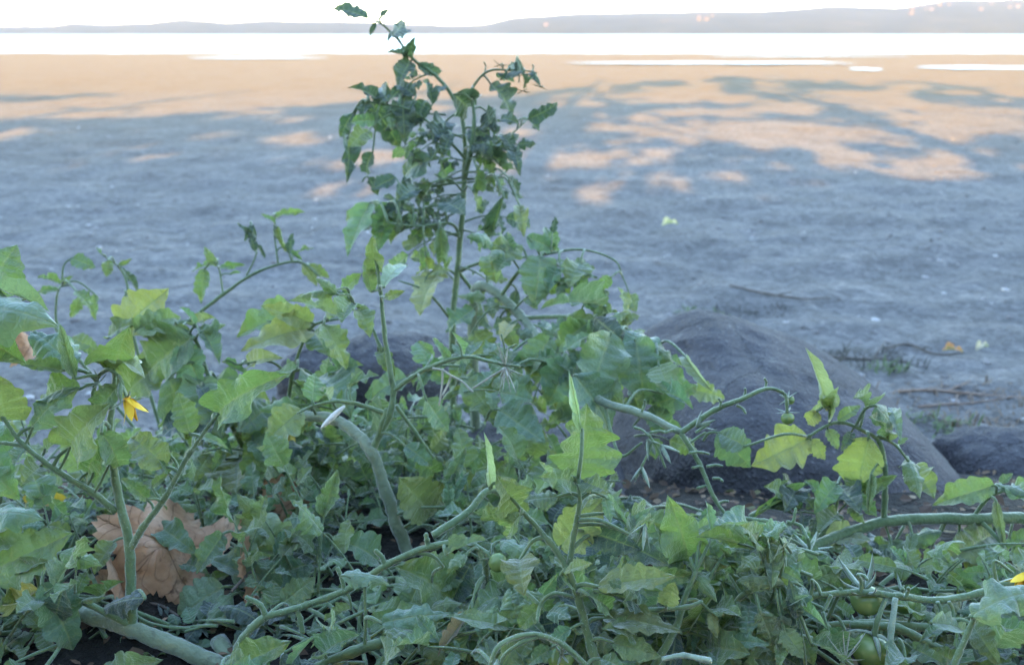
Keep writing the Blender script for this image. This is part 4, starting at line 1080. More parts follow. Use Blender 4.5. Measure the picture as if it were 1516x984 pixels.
def left_flower_plant():
    d = .80
    b = P(330, 1010, .84); p = Plant(soil(b.x, b.y), 'forked tomato shoot with hanging yellow flower beside the dry brown leaf', 22)
    p.stem([tuple(p.base), tuple(P(345, 992, d)), tuple(P(262, 956, d)), tuple(P(198, 932, d)), tuple(P(150, 915, d + .01)), tuple(P(112, 905, d + .02))], .0086, .0070, 'old_stem', raw=True, sides=12)
    p.stem([(360, 948, .90), (260, 942, .90), (180, 934, .89), (95, 940, .88), (-30, 985, .86)], .0062, .0080, 'stem')
    p.stem([(195, 926, d), (194, 880, d), (191, 805, d), (178, 745, d), (168, 690, d), (162, 645, d), (166, 600, d), (170, 560, d)], .0052, .0022, fuzz=22)
    p.stem([(193, 812, d), (212, 780, d - .01), (245, 735, d - .02), (280, 672, d - .03), (323, 612, d - .04)], .0036, .0016, name='leaf_stalk', fuzz=18)
    p.stem([(172, 757, d), (135, 728, d - .01), (85, 697, d - .02), (35, 658, d - .03), (4, 618, d - .03)], .0034, .0016, name='leaf_stalk', fuzz=18)
    p.stem([(36, 660, d - .03), (10, 656, d - .03), (-20, 655, d - .03)], .0018, .0014, name='branch', fuzz=10)
    p.stem([(195, 926, d), (160, 908, d - .01), (122, 890, d - .01)], .0036, .0026, name='leaf_stalk', fuzz=12)
    p.stem([(165, 600, d), (140, 600, d - .01), (138, 582, d - .01), (146, 556, d - .02), (160, 547, d - .03), (176, 556, d - .03)], .0022, .0014, name='truss', fuzz=12)
    p.stem([(112, 580, d + .02), (106, 545, d + .02), (98, 505, d + .02)], .0018, .0012, name='branch')
    for (x0, y0, x1, y1, w, c, k, f) in [
            (8, 622, -8, 552, .95, 'v', 'broad', .8), (48, 632, 120, 573, .48, 'bb', 'crinkle', .6), (104, 662, 164, 596, .72, 'v', 'broad', .75), (95, 548, 30, 540, .42, 'g', 'broad', .6), (40, 660, 20, 690, .6, 'b', 'broad', .6),
            (322, 612, 430, 552, .48, 'v', 'broad', .7), (282, 642, 262, 577, .64, 'v', 'flat', .8), (246, 690, 194, 648, .72, 'y', 'broad', .8), (218, 738, 178, 708, .7, 'g', 'curl', .6), (296, 645, 338, 664, .34, 'bb', 'narrow', .6),
            (225, 720, 250, 700, .5, 'g', 'small', .6), (250, 700, 235, 680, .5, 'g', 'small', .6), (130, 700, 155, 640, .5, 'g', 'broad', .7), (68, 668, 95, 650, .5, 'g', 'small', .6), (112, 545, 46, 492, .62, 'bb', 'crinkle', .6),
            (112, 560, 88, 478, .45, 'v', 'fold', .7), (168, 548, 192, 482, .66, 'v', 'broad', .8), (160, 548, 120, 518, .6, 'g', 'curl', .6), (172, 550, 215, 560, .3, 'p', 'narrow', .5), (120, 575, 60, 600, .5, 'g', 'broad', .6),
            (150, 640, 175, 690, .6, 'b', 'broad', .6), (60, 690, 30, 720, .7, 'g', 'broad', .6), (175, 570, 145, 620, .6, 'g', 'broad', .6), (122, 890, 160, 884, .3, 'g', 'arch', .5), (215, 885, 150, 908, .5, 'd', 'arch', .6)]:
        p.L(x0, y0, x1, y1, d - .02 + p.r.uniform(-.02, .02), d - .02 + p.r.uniform(-.04, .02), w=w, c=c, kind=k, face=f, roll=p.r.uniform(-12, 12))
    r = p.r
    for (x, y, x2, y2, dd) in [(128, 722, 138, 700, d - .01), (86, 698, 104, 662, d - .02), (60, 680, 66, 664, d - .02), (36, 660, 48, 632, d - .03), (255, 712, 240, 690, d - .02), (228, 755, 215, 738, d - .01), (265, 695, 245, 668, d - .02), (140, 730, 165, 680, d - .01)]:
        p.stub(x, y, x2, y2, dd, .0014)
    p.flower(187, 588, d - .04, (.42, -.2, -1), L=.023, top=(176, 556, d - .03), spread=1.25)
    p.sepals(p.root, p.base, P(178, 566, d - .04), Vector((.1, -.3, -1)), 5, .018, .0045, .9, mat='stem', name='bud', curl=.6, jit=.1)
    p.sepals(p.root, p.base, P(146, 566, d - .02), Vector((-.3, -.5, .6)), 7, .014, .0020, .4, mat='sepal', name='bud', curl=.5)
left_flower_plant()

def left_edge_plant():
    b = P(-140, 900, .86); p = Plant(soil(b.x, b.y), 'tomato plant at the left edge with large folded pale blue green leaves', 23)
    d = .74
    p.stem([tuple(p.base), tuple(P(-120, 760, d + .03)), tuple(P(-90, 600, d)), tuple(P(-60, 480, d)), tuple(P(-40, 420, d))], .005, .002, raw=True)
    p.stem([tuple(p.base), tuple(P(-60, 880, .8)), tuple(P(10, 852, .8)), tuple(P(60, 848, .8)), tuple(P(90, 828, .8))], .004, .002, raw=True)
    for (x0, y0, x1, y1, w, c, k, f, dd) in [
            (-70, 410, 74, 462, .46, 'bb', 'fold', .5, d), (-70, 470, 88, 484, .60, 'bb', 'arch', .5, d), (-25, 440, 26, 362, .9, 'g', 'flat', .8, d + .15), (-40, 500, 40, 540, .6, 'g', 'broad', .6, d + .02),
            (-20, 850, 108, 788, .72, 'v', 'flat', .7, .79), (88, 818, 153, 838, .5, 'v', 'arch', .5, .79), (62, 862, 108, 962, .64, 'b', 'broad', .65, .78), (-20, 770, 66, 770, .55, 'bb', 'arch', .5, .80),
            (58, 872, 15, 910, .7, 'yy', 'curl', .6, .80), (40, 850, 75, 830, .6, 'v', 'curl', .5, .80), (70, 850, 100, 838, .5, 'v', 'small', .5, .79), (20, 790, -20, 830, .7, 'v', 'broad', .6, .8), (10, 860, 48, 900, .8, 'o', 'broad', .6, .81),
            (150, 1000, 242, 976, .5, 'g', 'broad', .6, .76), (-20, 690, 30, 740, .7, 'v', 'broad', .6, .82), (-30, 620, 20, 720, .6, 'g', 'broad', .6, .85)]:
        p.L(x0, y0, x1, y1, dd, dd + p.r.uniform(-.03, .03), w=w, c=c, kind=k, face=f, roll=p.r.uniform(-10, 10))
left_edge_plant()

def creeping_plant():
    b = P(705, 900, .86); p = Plant(soil(b.x, b.y), 'creeping tomato stem with broken stubs crossing below the old bent grey stem', 24)
    d = .76
    p.stem([tuple(p.base), tuple(P(720, 850, d)), tuple(P(700, 806, d)), tuple(P(640, 808, d)), tuple(P(575, 834, d)), tuple(P(518, 870, d)), tuple(P(455, 895, d)), tuple(P(394, 912, d))], .0028, .0031, raw=True, fuzz=20)
    p.stem([(394, 912, d), (372, 930, d), (352, 958, d), (345, 1000, d)], .0038, .0034, fuzz=12)
    p.stem([(394, 912, d), (385, 895, d), (364, 883, d)], .0026, .0020, name='stub', fuzz=12)
    p.stem([(570, 836, d), (566, 825, d), (556, 814, d)], .0024, .0020, name='stub', fuzz=12)
    p.stem([(438, 898, d), (444, 915, d), (448, 936, d)], .0022, .0026, name='stub', fuzz=12)
    p.stem([(510, 872, d), (506, 855, d), (499, 840, d)], .0020, .0018, name='stub', fuzz=12)
    p.stem([(634, 808, d), (632, 798, d), (630, 790, d)], .0026, .0020, name='stub', fuzz=12)
    p.stem([(618, 818, d), (640, 822, d), (656, 838, d)], .0018, .0012, name='stub')
    p.stem([(640, 792, d + .02), (690, 760, d + .03), (725, 725, d + .04), (760, 745, d + .05)], .0036, .0024, name='branch', fuzz=8)
    p.stem([(700, 806, d), (735, 825, d - .01), (760, 840, d - .01)], .0022, .0016, name='truss')
    p.stem([(440, 1000, d - .03), (520, 965, d - .03), (590, 945, d - .02), (650, 938, d)], .0036, .0050, name='branch')
    p.stem([(540, 960, d - .03), (541, 920, d - .03), (540, 868, d - .03)], .0017, .0013, name='leaf_stalk', fuzz=8)
    for (x0, y0, x1, y1, w, c, k, f, dd) in [
            (505, 852, 577, 866, .45, 'bb', 'arch', .35, d - .03), (565, 922, 674, 908, .40, 'bb', 'crinkle', .5, d - .04), (672, 892, 584, 838, .85, 'g', 'broad', .7, d + .04), (668, 888, 700, 830, .8, 'd', 'broad', .7, d + .04),
            (480, 968, 536, 938, .7, 'bb', 'curl', .5, d - .03), (330, 1000, 432, 948, .6, 'g', 'lobed', .6, d - .05), (430, 985, 468, 940, .4, 'bb', 'fold', .6, d - .05), (692, 908, 648, 972, .42, 't', 'curl', .6, d - .02),
            (700, 900, 752, 935, .7, 'b', 'crinkle', .6, d - .02), (745, 880, 700, 905, .6, 'g', 'broad', .6, d), (640, 870, 690, 850, .6, 'g', 'broad', .7, d + .03), (520, 900, 480, 920, .6, 'g', 'curl', .5, d), (545, 930, 590, 900, .5, 'g', 'small', .5, d),
            (660, 820, 720, 800, .5, 'bb', 'curl', .5, d - .01), (690, 820, 660, 850, .5, 'g', 'arch', .6, d - .02), (740, 800, 790, 830, .5, 'bb', 'arch', .5, d), (770, 850, 720, 870, .6, 'g', 'broad', .6, d), (760, 860, 790, 890, .8, 'g', 'lobed', .6, d - .02),
            (400, 1000, 340, 985, .6, 'b', 'broad', .5, d - .06), (600, 960, 560, 985, .5, 'b', 'broad', .5, d - .04), (560, 830, 500, 800, .8, 'b', 'broad', .6, d + .12), (430, 905, 380, 925, .5, 'd', 'broad', .6, d + .06),
            (430, 835, 345, 760, .85, 'p', 'lobed', .6, .92), (415, 872, 298, 822, .48, 'bb', 'broad', .55, .88), (462, 832, 378, 868, .75, 'b', 'flat', .55, .90), (332, 868, 262, 918, .85, 'bb', 'flat', .7, .86), (232, 776, 294, 822, .55, 'b', 'broad', .6, .90),
            (300, 870, 340, 850, .6, 'g', 'broad', .5, .9), (225, 838, 198, 822, .8, 'b', 'broad', .6, .9), (275, 835, 310, 850, .5, 'b', 'broad', .6, .89), (480, 790, 450, 850, .75, 'b', 'broad', .6, .96), (330, 790, 290, 850, .6, 'b', 'broad', .6, .86), (170, 800, 140, 850, .6, 'g', 'broad', .6, .85), (345, 880, 300, 930, .6, 'b', 'arch', .6, .85), (150, 895, 185, 860, .5, 'g', 'curl', .6, .85)]:
        p.L(x0, y0, x1, y1, dd, dd + p.r.uniform(-.03, .02), w=w, c=c, kind=k, face=f, roll=p.r.uniform(-12, 12))
    q = random.Random(79); p.low = True
    for k in range(30):
        x = q.uniform(-20, 660); y = q.uniform(915, 1000); dd = d + q.uniform(.03, .09); an = q.uniform(0, 6.28); ln = q.uniform(60, 110)
        p.leaf_px(x, y, x + ln * math.cos(an), y - abs(ln * .35 * math.sin(an)), dd, dd + q.uniform(-.02, .03), size=q.uniform(.028, .038), face=q.uniform(.35, .6), c=q.choice(('g', 'b', 'b', 'd')),
                  pairs=q.choice((1, 2)), droop=q.uniform(.3, .9), kinds=('broad', 'arch', 'curl', 'flat'))
    p.low = False
    for k in range(24):
        x = q.uniform(-20, 440); y = q.uniform(935, 1010); dd = q.uniform(.82, .88); an = q.uniform(0, 6.28); ln = q.uniform(50, 95)
        p.leaf_px(x, y, x + ln * math.cos(an), y - abs(ln * .3 * math.sin(an)), dd, dd + q.uniform(-.01, .03), size=q.uniform(.028, .038), face=q.uniform(.35, .6), c=q.choice(('g', 'b', 'b', 'd')),
                  pairs=q.choice((1, 2)), droop=q.uniform(.3, .8), kinds=('broad', 'arch', 'curl', 'flat'))
    p.stem([(225, 900, .9), (262, 890, .9), (330, 885, .89), (420, 880, .88)], .003, .002, name='branch')
    p.fruit(737, 832, d - .015, .0082, top=(705, 812, d), sep=.012, ns=5, sepc=.3)
creeping_plant()

def front_plant():
    d = .66
    b = P(905, 1090, .70); p = Plant(soil(b.x, b.y), 'tomato plant in front with a broad upright veined leaf, sharpest of all', 25)
    p.stem([tuple(p.base), tuple(P(900, 1030, d)), tuple(P(876, 960, d)), tuple(P(856, 885, d)), tuple(P(838, 838, d)), tuple(P(812, 800, d)), tuple(P(775, 758, d))], .0042, .0018, raw=True, fuzz=22)
    p.stem([(842, 842, d), (850, 790, d - .005), (858, 745, d - .01), (856, 708, d - .01)], .0024, .0016, name='leaf_stalk', fuzz=14)
    p.stem([(775, 758, d), (755, 735, d), (733, 715, d), (726, 722, d)], .0014, .0010, name='leaf_stalk')
    p.stem([tuple(p.base), tuple(P(960, 1000, d + .02)), tuple(P(1000, 930, d + .02)), tuple(P(1012, 890, d + .02)), tuple(P(1030, 845, d + .02))], .0036, .0018, raw=True, fuzz=14)
    p.stem([(940, 905, d), (975, 902, d), (1015, 898, d), (1040, 890, d)], .0020, .0014, name='leaf_stalk', fuzz=10)
    p.stem([(980, 975, d - .03), (1012, 970, d - .03), (1052, 978, d - .04)], .0016, .0022, 'sepal', name='truss', fuzz=20)
    p.stem([(868, 985, d - .02), (835, 955, d - .02), (800, 940, d - .03), (765, 942, d - .03), (735, 960, d - .04), (722, 1000, d - .04)], .0022, .0015, 'stem', name='truss', fuzz=30)
    p.stem([(800, 940, d - .03), (770, 952, d - .03), (745, 972, d - .03), (740, 1000, d - .03)], .0016, .0011, 'stem', name='truss', fuzz=20)
    p.stem([(856, 885, d), (820, 878, d - .01), (800, 895, d - .01), (795, 920, d - .02)], .0016, .0012, name='leaf_stalk', fuzz=10)
    p.stem([tuple(p.base), tuple(P(1040, 1000, d + .04)), tuple(P(1085, 900, d + .04)), tuple(P(1115, 872, d + .03)), tuple(P(1160, 868, d + .03))], .0030, .0016, raw=True, fuzz=10)
    LV = [
        # the broad upright leaf and its neighbours
        (857, 712, 868, 596, 1.02, 'g', 'lobed', .85, 14), (862, 640, 842, 548, .26, 'p', 'fold', .9, 0), (850, 712, 796, 706, .60, 'v', 'lobed', .85, 0), (862, 712, 905, 730, .6, 'g', 'lobed', .8, 0),
        (727, 722, 716, 638, .34, 'p', 'fold', .7, 0), (770, 758, 734, 702, .72, 'o', 'lobed', .85, 0), (772, 760, 752, 795, .42, 'v', 'lobed', .7, 0), (826, 735, 774, 742, .62, 'bb', 'crinkle', .5, 0), (812, 705, 798, 682, .7, 'p', 'curl', .5, 0),
        (828, 810, 898, 734, .66, 'y', 'flat', .9, 0), (868, 786, 950, 814, .58, 'd', 'flat', .75, 0), (915, 800, 992, 838, .55, 'd', 'broad', .7, 0), (884, 868, 1002, 853, .40, 'y', 'flat', .55, 10), (836, 846, 878, 834, .4, 'y', 'flat', .5, 0),
        (898, 740, 938, 790, .42, 'bb', 'fold', .6, 0), (895, 735, 905, 775, .5, 'bb', 'crinkle', .6, 0), (925, 785, 965, 750, .3, 'bb', 'narrow', .6, 0), (930, 790, 960, 780, .5, 'g', 'curl', .5, 0), (920, 770, 900, 760, .5, 'v', 'small', .5, 0),
        (1022, 836, 988, 732, .60, 'v', 'lobed', .8, 0), (1005, 830, 965, 770, .5, 'g', 'broad', .7, 0), (1055, 788, 1044, 740, .5, 'bb', 'curl', .6, 0), (1058, 786, 1110, 812, .5, 'v', 'arch', .6, 0), (1022, 826, 1078, 838, .5, 'v', 'arch', .5, 0),
        (1018, 838, 1062, 892, .45, 'g', 'arch', .6, 0), (1105, 832, 1162, 814, .42, 'v', 'arch', .5, 0), (1092, 860, 1165, 866, .32, 'v', 'arch', .45, 0), (986, 897, 1000, 860, .72, 'y', 'flat', .85, 0), (892, 915, 1012, 936, .36, 'o', 'flat', .6, 0),
        (1018, 934, 1066, 868, .36, 'v', 'fold', .7, 0), (905, 950, 980, 972, .52, 'v', 'flat', .7, 0), (1045, 960, 1112, 968, .75, 'g', 'broad', .7, 0), (1052, 905, 1062, 945, .5, 'y', 'flat', .8, 0), (770, 828, 776, 882, .85, 'o', 'broad', .8, 0),
        (768, 875, 812, 888, .4, 'bb', 'crinkle', .6, 0), (815, 905, 845, 918, .6, 'bb', 'crinkle', .6, 0), (830, 850, 880, 880, .7, 'g', 'broad', .7, 0), (800, 895, 770, 930, .6, 'g', 'broad', .7, 0), (870, 880, 905, 905, .6, 'g', 'broad', .6, 0),
        (905, 880, 950, 905, .6, 'd', 'broad', .6, 0), (940, 880, 900, 860, .6, 'b', 'crinkle', .5, 0), (960, 905, 1000, 880, .4, 'bb', 'fold', .5, 0), (940, 940, 890, 930, .6, 'g', 'broad', .6, 0), (1010, 905, 1045, 925, .5, 'g', 'broad', .6, 0),
        # crowded crinkled tips to the right
        (1120, 880, 1180, 915, .55, 'bb', 'crinkle', .5, 0), (1110, 890, 1105, 945, .7, 'bb', 'crinkle', .6, 0), (1125, 905, 1150, 965, .6, 'g', 'crinkle', .7, 0), (1160, 870, 1185, 830, .6, 'bb', 'crinkle', .6, 0), (1150, 790, 1118, 800, .6, 'g', 'crinkle', .5, 0),
        (1140, 800, 1165, 780, .7, 'bb', 'crinkle', .5, 0), (1130, 810, 1100, 790, .6, 'g', 'curl', .5, 0), (1160, 810, 1140, 835, .5, 'v', 'curl', .5, 0), (1180, 900, 1225, 930, .5, 'bb', 'curl', .6, 0), (1180, 930, 1205, 985, .7, 'g', 'broad', .7, 0),
        (1160, 930, 1190, 975, .7, 'v', 'flat', .8, 0), (1105, 985, 1140, 962, .6, 'p', 'crinkle', .5, 0), (1095, 900, 1070, 930, .5, 'g', 'curl', .6, 0), (1200, 950, 1240, 985, .6, 'b', 'curl', .6, 0), (1140, 890, 1100, 875, .5, 'b', 'crinkle', .5, 0),
        (1085, 840, 1065, 810, .5, 'g', 'curl', .6, 0), (1080, 850, 1120, 840, .5, 'b', 'curl', .5, 0), (1160, 900, 1200, 880, .4, 'bb', 'fold', .6, 0), (1060, 900, 1100, 915, .6, 'g', 'broad', .6, 0), (1190, 870, 1175, 905, .5, 'b', 'crinkle', .6, 0),
        (700, 965, 740, 985, .5, 'v', 'broad', .6, 0), (815, 960, 780, 985, .6, 'g', 'broad', .6, 0), (890, 975, 930, 995, .5, 'g', 'broad', .6, 0), (845, 930, 815, 955, .6, 'b', 'broad', .6, 0)]
    for (x0, y0, x1, y1, w, c, k, f, roll) in LV:
        far = .03 if x0 > 1000 else 0
        p.L(x0, y0, x1, y1, d + far + p.r.uniform(-.015, .025), d + far + p.r.uniform(-.03, .02), w=w, c=c, kind=k, face=f, roll=roll + p.r.uniform(-10, 10))
    q = random.Random(77); p.low = True
    for k in range(88):
        x = q.uniform(650, 1230); y = q.uniform(800, 1000) if x > 880 else q.uniform(860, 1000)
        dd = d + q.uniform(.02, .09); an = q.uniform(0, 6.28); ln = q.uniform(70, 130)
        p.leaf_px(x, y, x + ln * math.cos(an), y - abs(ln * .6 * math.sin(an)), dd, dd + q.uniform(-.03, .03), size=q.uniform(.024, .038), face=q.uniform(.35, .65), c=q.choice(('g', 'v', 'b', 'bb', 'v', 'g', 'd')),
                  pairs=q.choice((1, 2, 2)), droop=q.uniform(.3, .9), kinds=('broad', 'arch', 'curl', 'crinkle', 'fold', 'narrow'))
    p.low = False
    for (x, y) in [(737, 975), (955, 775)]:
        p.sepals(p.root, p.base, P(x, y, d - .03), Vector((-.2, -.3, -1)), 5, .02, .003, 1.0, mat='sepal', name='bud', curl=.2)
    p.fruit(830, 975, d + .01, .010, top=(835, 955, d - .01), sep=.012, ns=5, sepc=.4)
front_plant()

def boulder_plant():
    """The plant with a thick stem running in from the right in front of the boulder."""
    d = .95
    b = P(1600, 880, 1.0); p = Plant(soil(b.x, b.y), 'tomato plant with a thick horizontal stem and yellow green leaves before the boulder', 26)
    p.stem([tuple(p.base), tuple(P(1590, 800, d)), tuple(P(1520, 768, d)), tuple(P(1450, 768, d)), tuple(P(1380, 767, d)), tuple(P(1310, 772, d)), tuple(P(1255, 788, d)), tuple(P(1205, 808, d - .01)), tuple(P(1170, 830, d - .01))], .0068, .0050, raw=True, sides=12, fuzz=6)
    p.stem([(1308, 772, d), (1310, 735, d), (1310, 690, d), (1302, 655, d), (1283, 640, d), (1240, 625, d), (1195, 646, d)], .0034, .0016, fuzz=8)
    p.stem([(1228, 626, d), (1228, 605, d)], .0016, .0012, name='leaf_stalk', n=4)
    p.stem([(1298, 645, d), (1325, 658, d), (1352, 692, d)], .0020, .0012, name='leaf_stalk')
    p.stem([(1110, 765, d + .02), (1150, 742, d + .02), (1195, 715, d + .02)], .003, .002, name='leaf_stalk')
    p.stem([(1205, 808, d), (1235, 760, d + .02), (1240, 720, d + .02)], .0026, .0016, name='branch')
    p.stem([(1450, 768, d), (1475, 795, d - .02), (1490, 815, d - .03)], .0026, .0016, name='branch')
    p.stem([(1440, 766, d), (1465, 735, d), (1500, 722, d)], .0024, .0014, name='branch')
    p.stem([(1310, 775, d), (1318, 800, d), (1325, 840, d - .02)], .0016, .0010, name='leaf_stalk')
    for (x0, y0, x1, y1, w, c, k, f) in [
            (1228, 602, 1192, 514, .48, 'p', 'fold', .8), (1229, 602, 1242, 572, .6, 'p', 'curl', .8), (1198, 648, 1112, 690, .80, 'y', 'lobed', .85), (1200, 650, 1222, 680, .7, 'y', 'flat', .8), (1286, 646, 1266, 740, .68, 'y', 'flat', .85),
            (1342, 678, 1362, 738, .42, 'v', 'arch', .7), (1352, 690, 1384, 738, .72, 'y', 'lobed', .8), (1296, 600, 1318, 652, .5, 'bb', 'arch', .6), (1280, 605, 1262, 590, .5, 'g', 'curl', .6), (1240, 622, 1275, 600, .42, 'v', 'narrow', .6),
            (1210, 608, 1196, 628, .7, 'y', 'flat', .8), (1320, 605, 1334, 655, .25, 'bb', 'narrow', .7), (1310, 640, 1285, 618, .5, 'v', 'broad', .7), (1330, 658, 1345, 648, .6, 'g', 'small', .6), (1225, 635, 1240, 665, .6, 'v', 'broad', .7),
            (1260, 640, 1245, 668, .5, 'd', 'broad', .7), (1472, 718, 1380, 748, .52, 'v', 'broad', .7), (1474, 740, 1488, 815, .40, 'v', 'fold', .8), (1475, 716, 1530, 738, .45, 'bb', 'arch', .5), (1480, 715, 1500, 700, .6, 'g', 'small', .6),
            (1470, 790, 1388, 838, .52, 'o', 'broad', .7), (1450, 790, 1430, 850, .5, 'y', 'flat', .8), (1395, 785, 1330, 815, .4, 'b', 'arch', .5), (1195, 716, 1112, 770, .32, 'g', 'fold', .7), (1105, 660, 1062, 640, .8, 'b', 'flat', .75),
            (1062, 640, 1112, 692, .80, 'b', 'flat', .8), (1240, 715, 1205, 760, .6, 'g', 'broad', .6), (1240, 720, 1275, 760, .7, 'd', 'broad', .6), (1250, 740, 1300, 720, .5, 'bb', 'arch', .5), (1290, 700, 1285, 760, .4, 'g', 'fold', .7),
            (1240, 760, 1210, 790, .6, 'g', 'broad', .6), (1180, 720, 1160, 760, .6, 'd', 'broad', .7), (1160, 740, 1130, 720, .6, 'g', 'broad', .6), (1225, 740, 1190, 710, .6, 'g', 'broad', .6), (1220, 790, 1290, 800, .7, 'p', 'flat', .6),
            (1325, 840, 1290, 880, .6, 'g', 'broad', .6), (1320, 800, 1360, 850, .7, 'g', 'broad', .6), (1350, 790, 1335, 850, .5, 'b', 'fold', .6), (1500, 720, 1540, 760, .6, 'v', 'broad', .6), (1400, 850, 1350, 880, .5, 'v', 'broad', .6),
            (1440, 860, 1500, 840, .5, 'g', 'curl', .6), (1490, 815, 1530, 800, .5, 'g', 'curl', .6), (1380, 860, 1445, 845, .5, 'o', 'flat', .6)]:
        p.L(x0, y0, x1, y1, d + p.r.uniform(-.03, .02), d + p.r.uniform(-.04, .02), w=w, c=c, kind=k, face=f, roll=p.r.uniform(-12, 12))
    r = p.r
    for (x, y, x2, y2) in [(1235, 765, 1270, 720), (1235, 770, 1180, 740), (1400, 768, 1360, 840), (1500, 770, 1480, 850), (1340, 775, 1300, 840), (1260, 790, 1240, 850)]:
        p.leaf_px(x, y, x2, y2, d + .02, d, size=r.uniform(.03, .04), c=r.choice('gbdv'), pairs=2, droop=.8, face=.5)
boulder_plant()

def tomato_bearing_plant():
    d = .72
    b = P(1560, 1020, .78); p = Plant(soil(b.x, b.y), 'tomato plant in the lower right corner bearing round green tomatoes', 27)
    p.stem([tuple(p.base), tuple(P(1560, 940, d)), tuple(P(1520, 862, d)), tuple(P(1450, 878, d)), tuple(P(1390, 888, d)), tuple(P(1330, 882, d)), tuple(P(1270, 876, d)), tuple(P(1195, 882, d))], .0034, .0026, raw=True, fuzz=16)
    p.stem([tuple(p.base), tuple(P(1480, 985, d + .02)), tuple(P(1400, 965, d + .02)), tuple(P(1330, 930, d + .03)), tuple(P(1260, 925, d + .04))], .0042, .0034, raw=True)
    p.stem([tuple(p.base), tuple(P(1480, 915, d + .06)), tuple(P(1400, 928, d + .06)), tuple(P(1300, 922, d + .06)), tuple(P(1220, 925, d + .06))], .0040, .0034, raw=True)
    p.stem([(1405, 1000, d - .05), (1420, 965, d - .05), (1442, 915, d - .05)], .0026, .0020, name='leaf_stalk', fuzz=18)
    p.stem([(1326, 885, d - .01), (1320, 930, d - .02), (1314, 1000, d - .03)], .0022, .0026, 'sepal', name='branch', fuzz=40)
    p.stem([(1312, 885, d), (1300, 915, d - .01), (1294, 940, d - .01)], .0018, .0024, name='truss', fuzz=10)
    p.stem([(1478, 870, d), (1472, 845, d), (1474, 830, d), (1500, 848, d)], .0018, .0012, name='truss', fuzz=10)
    p.stem([(1212, 935, d + .02), (1230, 905, d + .01), (1245, 870, d)], .0020, .0014, name='branch')
    p.stem([(1215, 905, d + .03), (1222, 930, d + .02), (1250, 950, d + .02), (1310, 970, d + .01)], .0055, .0038, name='branch')
    for (x0, y0, x1, y1) in [(1200, 880, 1202, 858), (1202, 858, 1215, 880), (1275, 875, 1270, 850), (1270, 850, 1284, 858), (1230, 880, 1218, 905), (1388, 890, 1392, 920), (1340, 885, 1345, 870), (1405, 890, 1412, 920), (1320, 955, 1330, 945)]:
        p.stub(x0, y0, x1, y1, d - .005, .0017)
    p.fruit(1283, 888, d + .012, .0128, top=(1272, 852, d), sep=.030, ns=6, sepc=1.1, back=.25)
    p.fruit(1200, 828, .84, .0115, top=(1196, 795, .83), sep=.026, ns=6, sepc=.1, back=-.1)
    p.fruit(1290, 962, d - .005, .0150, top=(1294, 932, d - .01), sep=.026, ns=6, sepc=-1.3, back=.1)
    p.fruit(1338, 892, d + .06, .0100, top=(1335, 870, d + .06), sep=.018, ns=5, sepc=.6)
    p.stem([(1165, 772, .84), (1185, 778, .84), (1196, 798, .83)], .0018, .0016, name='truss')
    p.stem([(1085, 765, .88), (1130, 770, .86), (1170, 775, .84), (1178, 752, .84)], .0022, .0014, name='truss')
    p.flower(1522, 848, d - .02, (-.55, -.25, -.75), L=.019, top=(1530, 835, d - .02), spread=1.2)
    for (x0, y0, x1, y1, w, c, k, f, dd) in [
            (1438, 912, 1545, 880, .58, 'bb', 'crinkle', .5, d - .06), (1378, 922, 1430, 940, .5, 'p', 'broad', .6, d - .02), (1440, 925, 1480, 985, .6, 'g', 'broad', .7, d - .02), (1420, 985, 1370, 960, .5, 'g', 'broad', .6, d), (1480, 930, 1540, 950, .6, 'g', 'broad', .6, d + .02),
            (1350, 960, 1400, 985, .6, 'b', 'broad', .6, d), (1260, 910, 1230, 890, .6, 'v', 'broad', .7, d + .05), (1350, 910, 1320, 895, .6, 'g', 'broad', .6, d + .06), (1235, 960, 1265, 985, .6, 'g', 'broad', .6, d - .02), (1390, 930, 1360, 950, .5, 'b', 'curl', .6, d + .02),
            (1500, 960, 1450, 985, .6, 'v', 'broad', .6, d), (1430, 880, 1400, 845, .5, 'g', 'curl', .6, d + .08), (1250, 930, 1220, 960, .6, 'b', 'curl', .6, d), (1340, 975, 1310, 990, .6, 'b', 'broad', .6, d - .02)]:
        p.L(x0, y0, x1, y1, dd, dd + p.r.uniform(-.03, .02), w=w, c=c, kind=k, face=f, roll=p.r.uniform(-10, 10))
    q = random.Random(78); p.low = True
    for k in range(18):
        x = q.uniform(1200, 1530); y = q.uniform(850, 1000); dd = d + q.uniform(.05, .13); an = q.uniform(0, 6.28); ln = q.uniform(60, 110)
        p.leaf_px(x, y, x + ln * math.cos(an), y - abs(ln * .5 * math.sin(an)), dd, dd + q.uniform(-.02, .03), size=q.uniform(.026, .038), face=q.uniform(.35, .65), c=q.choice(('g', 'v', 'b', 'g', 'd')),
                  pairs=q.choice((1, 2)), droop=q.uniform(.3, .9), kinds=('broad', 'arch', 'curl', 'narrow'))
    p.low = False
    # pale root-like hairs at the bruised node
    p.sepals(p.root, p.base, P(1252, 975, d - .04), Vector((0, -.3, 1)), 9, .024, .0012, .8, mat='dry_stem', name='dried_calyx', curl=.3, jit=.3)
tomato_bearing_plant()

